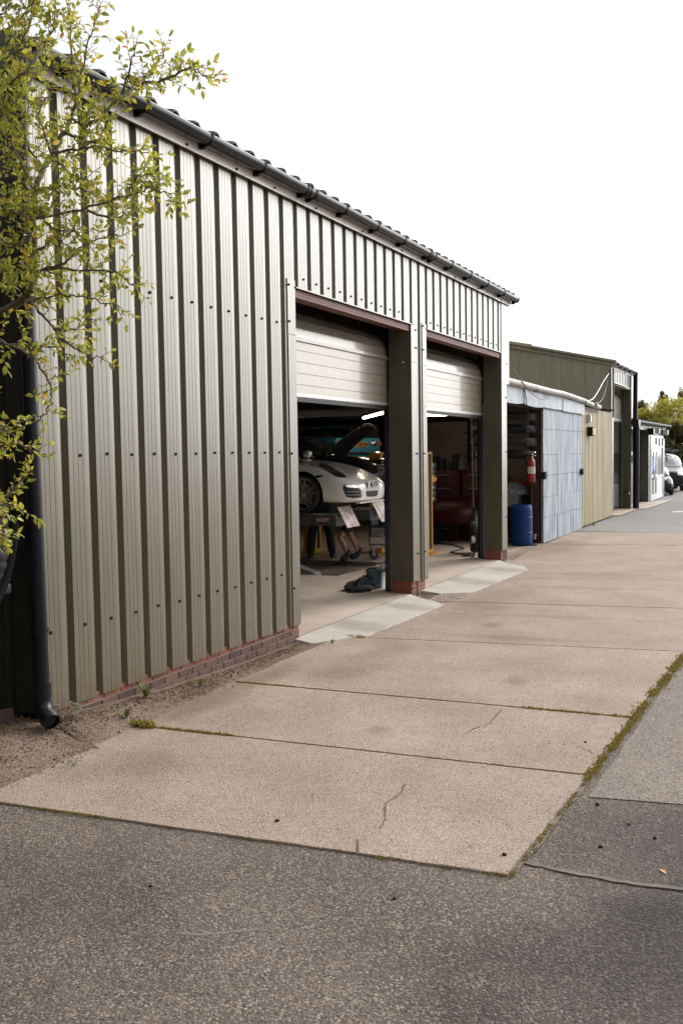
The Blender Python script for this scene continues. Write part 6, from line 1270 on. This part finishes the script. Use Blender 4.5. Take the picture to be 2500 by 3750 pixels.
TREES = [('conifer_tree', 63.0, 3.9, 3.6, 1.0, m_conifer, 'dark cypress behind the van roof rack', 'column'),
 ('conifer_tree', 64.5, 2.9, 3.5, .95, m_conifer, 'dark green cypress right of the van roof rack', 'column'),
 ('conifer_tree', 66.0, 2.0, 3.8, 1.0, m_conifer, 'dark hedge cypress at the right edge of the picture', 'column'),
 ('conifer_tree', 61.5, 4.6, 3.3, 1.0, m_brownconifer, 'bronze tinted cypress beside the office gutter', 'column'),
 ('conifer_tree', 67.0, 1.1, 4.0, 1.1, m_conifer, 'dark cypress just past the right edge', 'column'),
 ('willow_tree', 69.0, 4.3, 4.9, 2.0, m_willow, 'feathery yellow green tree over the office roof', 'round'),
 ('willow_tree', 70.0, 2.7, 5.6, 2.2, m_willow, 'feathery yellow green tree at the right, the tallest of its colour', 'round'),
 ('willow_tree', 70.0, 6.4, 4.6, 1.5, m_willow, 'low yellow green tree just beside the black downpipe', 'round'),
 ('pine_tree', 84.0, 4.9, 7.0, 1.3, m_brownconifer, 'bronze conifer with a pointed top behind the yellow green tree', 'conifer'),
 ('pine_tree', 85.0, 3.6, 7.0, 1.2, m_brownconifer, 'slim bronze conifer right of the pointed one', 'conifer'),
 ('pine_tree', 83.0, 6.6, 6.0, 1.4, m_brownconifer, 'bushy bronze conifer nearest the black downpipe', 'conifer'),
 ('birch_tree', 80.0, 1.6, 8.6, 1.6, m_pale, 'tall loose pale tree rising at the right edge', 'round'),
 ('birch_tree', 86.0, 7.6, 5.6, 1.6, m_pale, 'pale bushy tree low behind the office roof end', 'round'),
 ('birch_tree', 88.0, 2.4, 6.6, 1.6, m_brownconifer, 'brownish loose tree behind the yellow green one', 'round')]
for i, (n_, x, y, h, r, m, lab, kd) in enumerate(TREES):
    crown_tree(n_, x, y, h, r, m, lab, HG, kd, 9000 if n_ == 'willow_tree' else 5000, .15 if kd == 'round' else .17, .12 if kd != 'round' else .2, 40+i)
# weeds
def weed(x, y, z, h, n, m, label, broad=False):
    r = random.Random(int(x*1000)); e = empty('weed', (x, y, z), 0, label, 'weed', 'weeds along the wall foot'); mb = MB()
    for k in range(n):
        a = r.uniform(0, 2*pi); t = r.uniform(.2, 1.1)
        if broad:
            c = Vector((cos(a)*h*r.uniform(.2, 1.1), sin(a)*h*r.uniform(.2, 1.1), h*r.uniform(.5, 1.2))); s = h*r.uniform(.45, .7); d = Vector((cos(a), sin(a), r.uniform(-.3, .2))); w = Vector((-sin(a), cos(a), 0))
            mb.add([c, c+d*s*.4+w*s*.42, c+d*s*.75+w*s*.28, c+d*s, c+d*s*.75-w*s*.28, c+d*s*.4-w*s*.42], [(0, 1, 2, 3), (0, 3, 4, 5)]); mb.tube([(0, 0, 0), tuple(c*.6+Vector((0, 0, h*.1))), tuple(c)], h*.015, 4)
        else:
            tip = Vector((cos(a)*h*t*.7, sin(a)*h*t*.7, h*r.uniform(.5, 1))); mid = tip*.55+Vector((0, 0, h*.15)); w = Vector((-sin(a), cos(a), 0))*h*.055
            mb.add([-w*.5, w*.5, mid+w, mid-w, tip], [(0, 1, 2, 3), (3, 2, 4)])
    mb.build('leaves', m, e, normals=False); return e
m_weed = island_mat('weed green', [(0, (.12, .17, .03)), (.5, (.18, .22, .05)), (1, (.08, .12, .03))], .6, .3, 0, 40, .3)
m_bramble = island_mat('grey green bramble', [(0, (.16, .20, .10)), (.5, (.10, .13, .05)), (1, (.22, .25, .14))], .6, .3, 0, 60, .3)
for (x, y, h, n, m, lab, br) in ((6.72, -.12, .15, 22, m_weed, 'tall pale green weed at the brick foot of the wall', False), (7.42, -.22, .085, 26, m_weed, 'small bushy weed in the grit by the ribbed wall', False), (6.22, -.30, .10, 34, m_weed, 'grassy clump at the end of the mossy slab joint', False), (5.66, -.12, .14, 9, m_bramble, 'broad leaved bramble beside the drainpipe foot', True), (5.22, -.62, .05, 12, m_bramble, 'tiny grey green seedling on the debris near the frame edge', True), (9.86, -.42, .07, 18, m_weed, 'little grass tuft beside the first pale apron', False), (7.9, -.26, .05, 14, m_weed, 'low weed at the end of the second slab joint', False), (28.0, .02, .16, 18, m_weed, 'weed at the foot of the cream ribbed wall', False)):
    weed(x, y, verge_z(x, y) if y > -.6 and x < 10 else 0, h, n, m, lab, br)
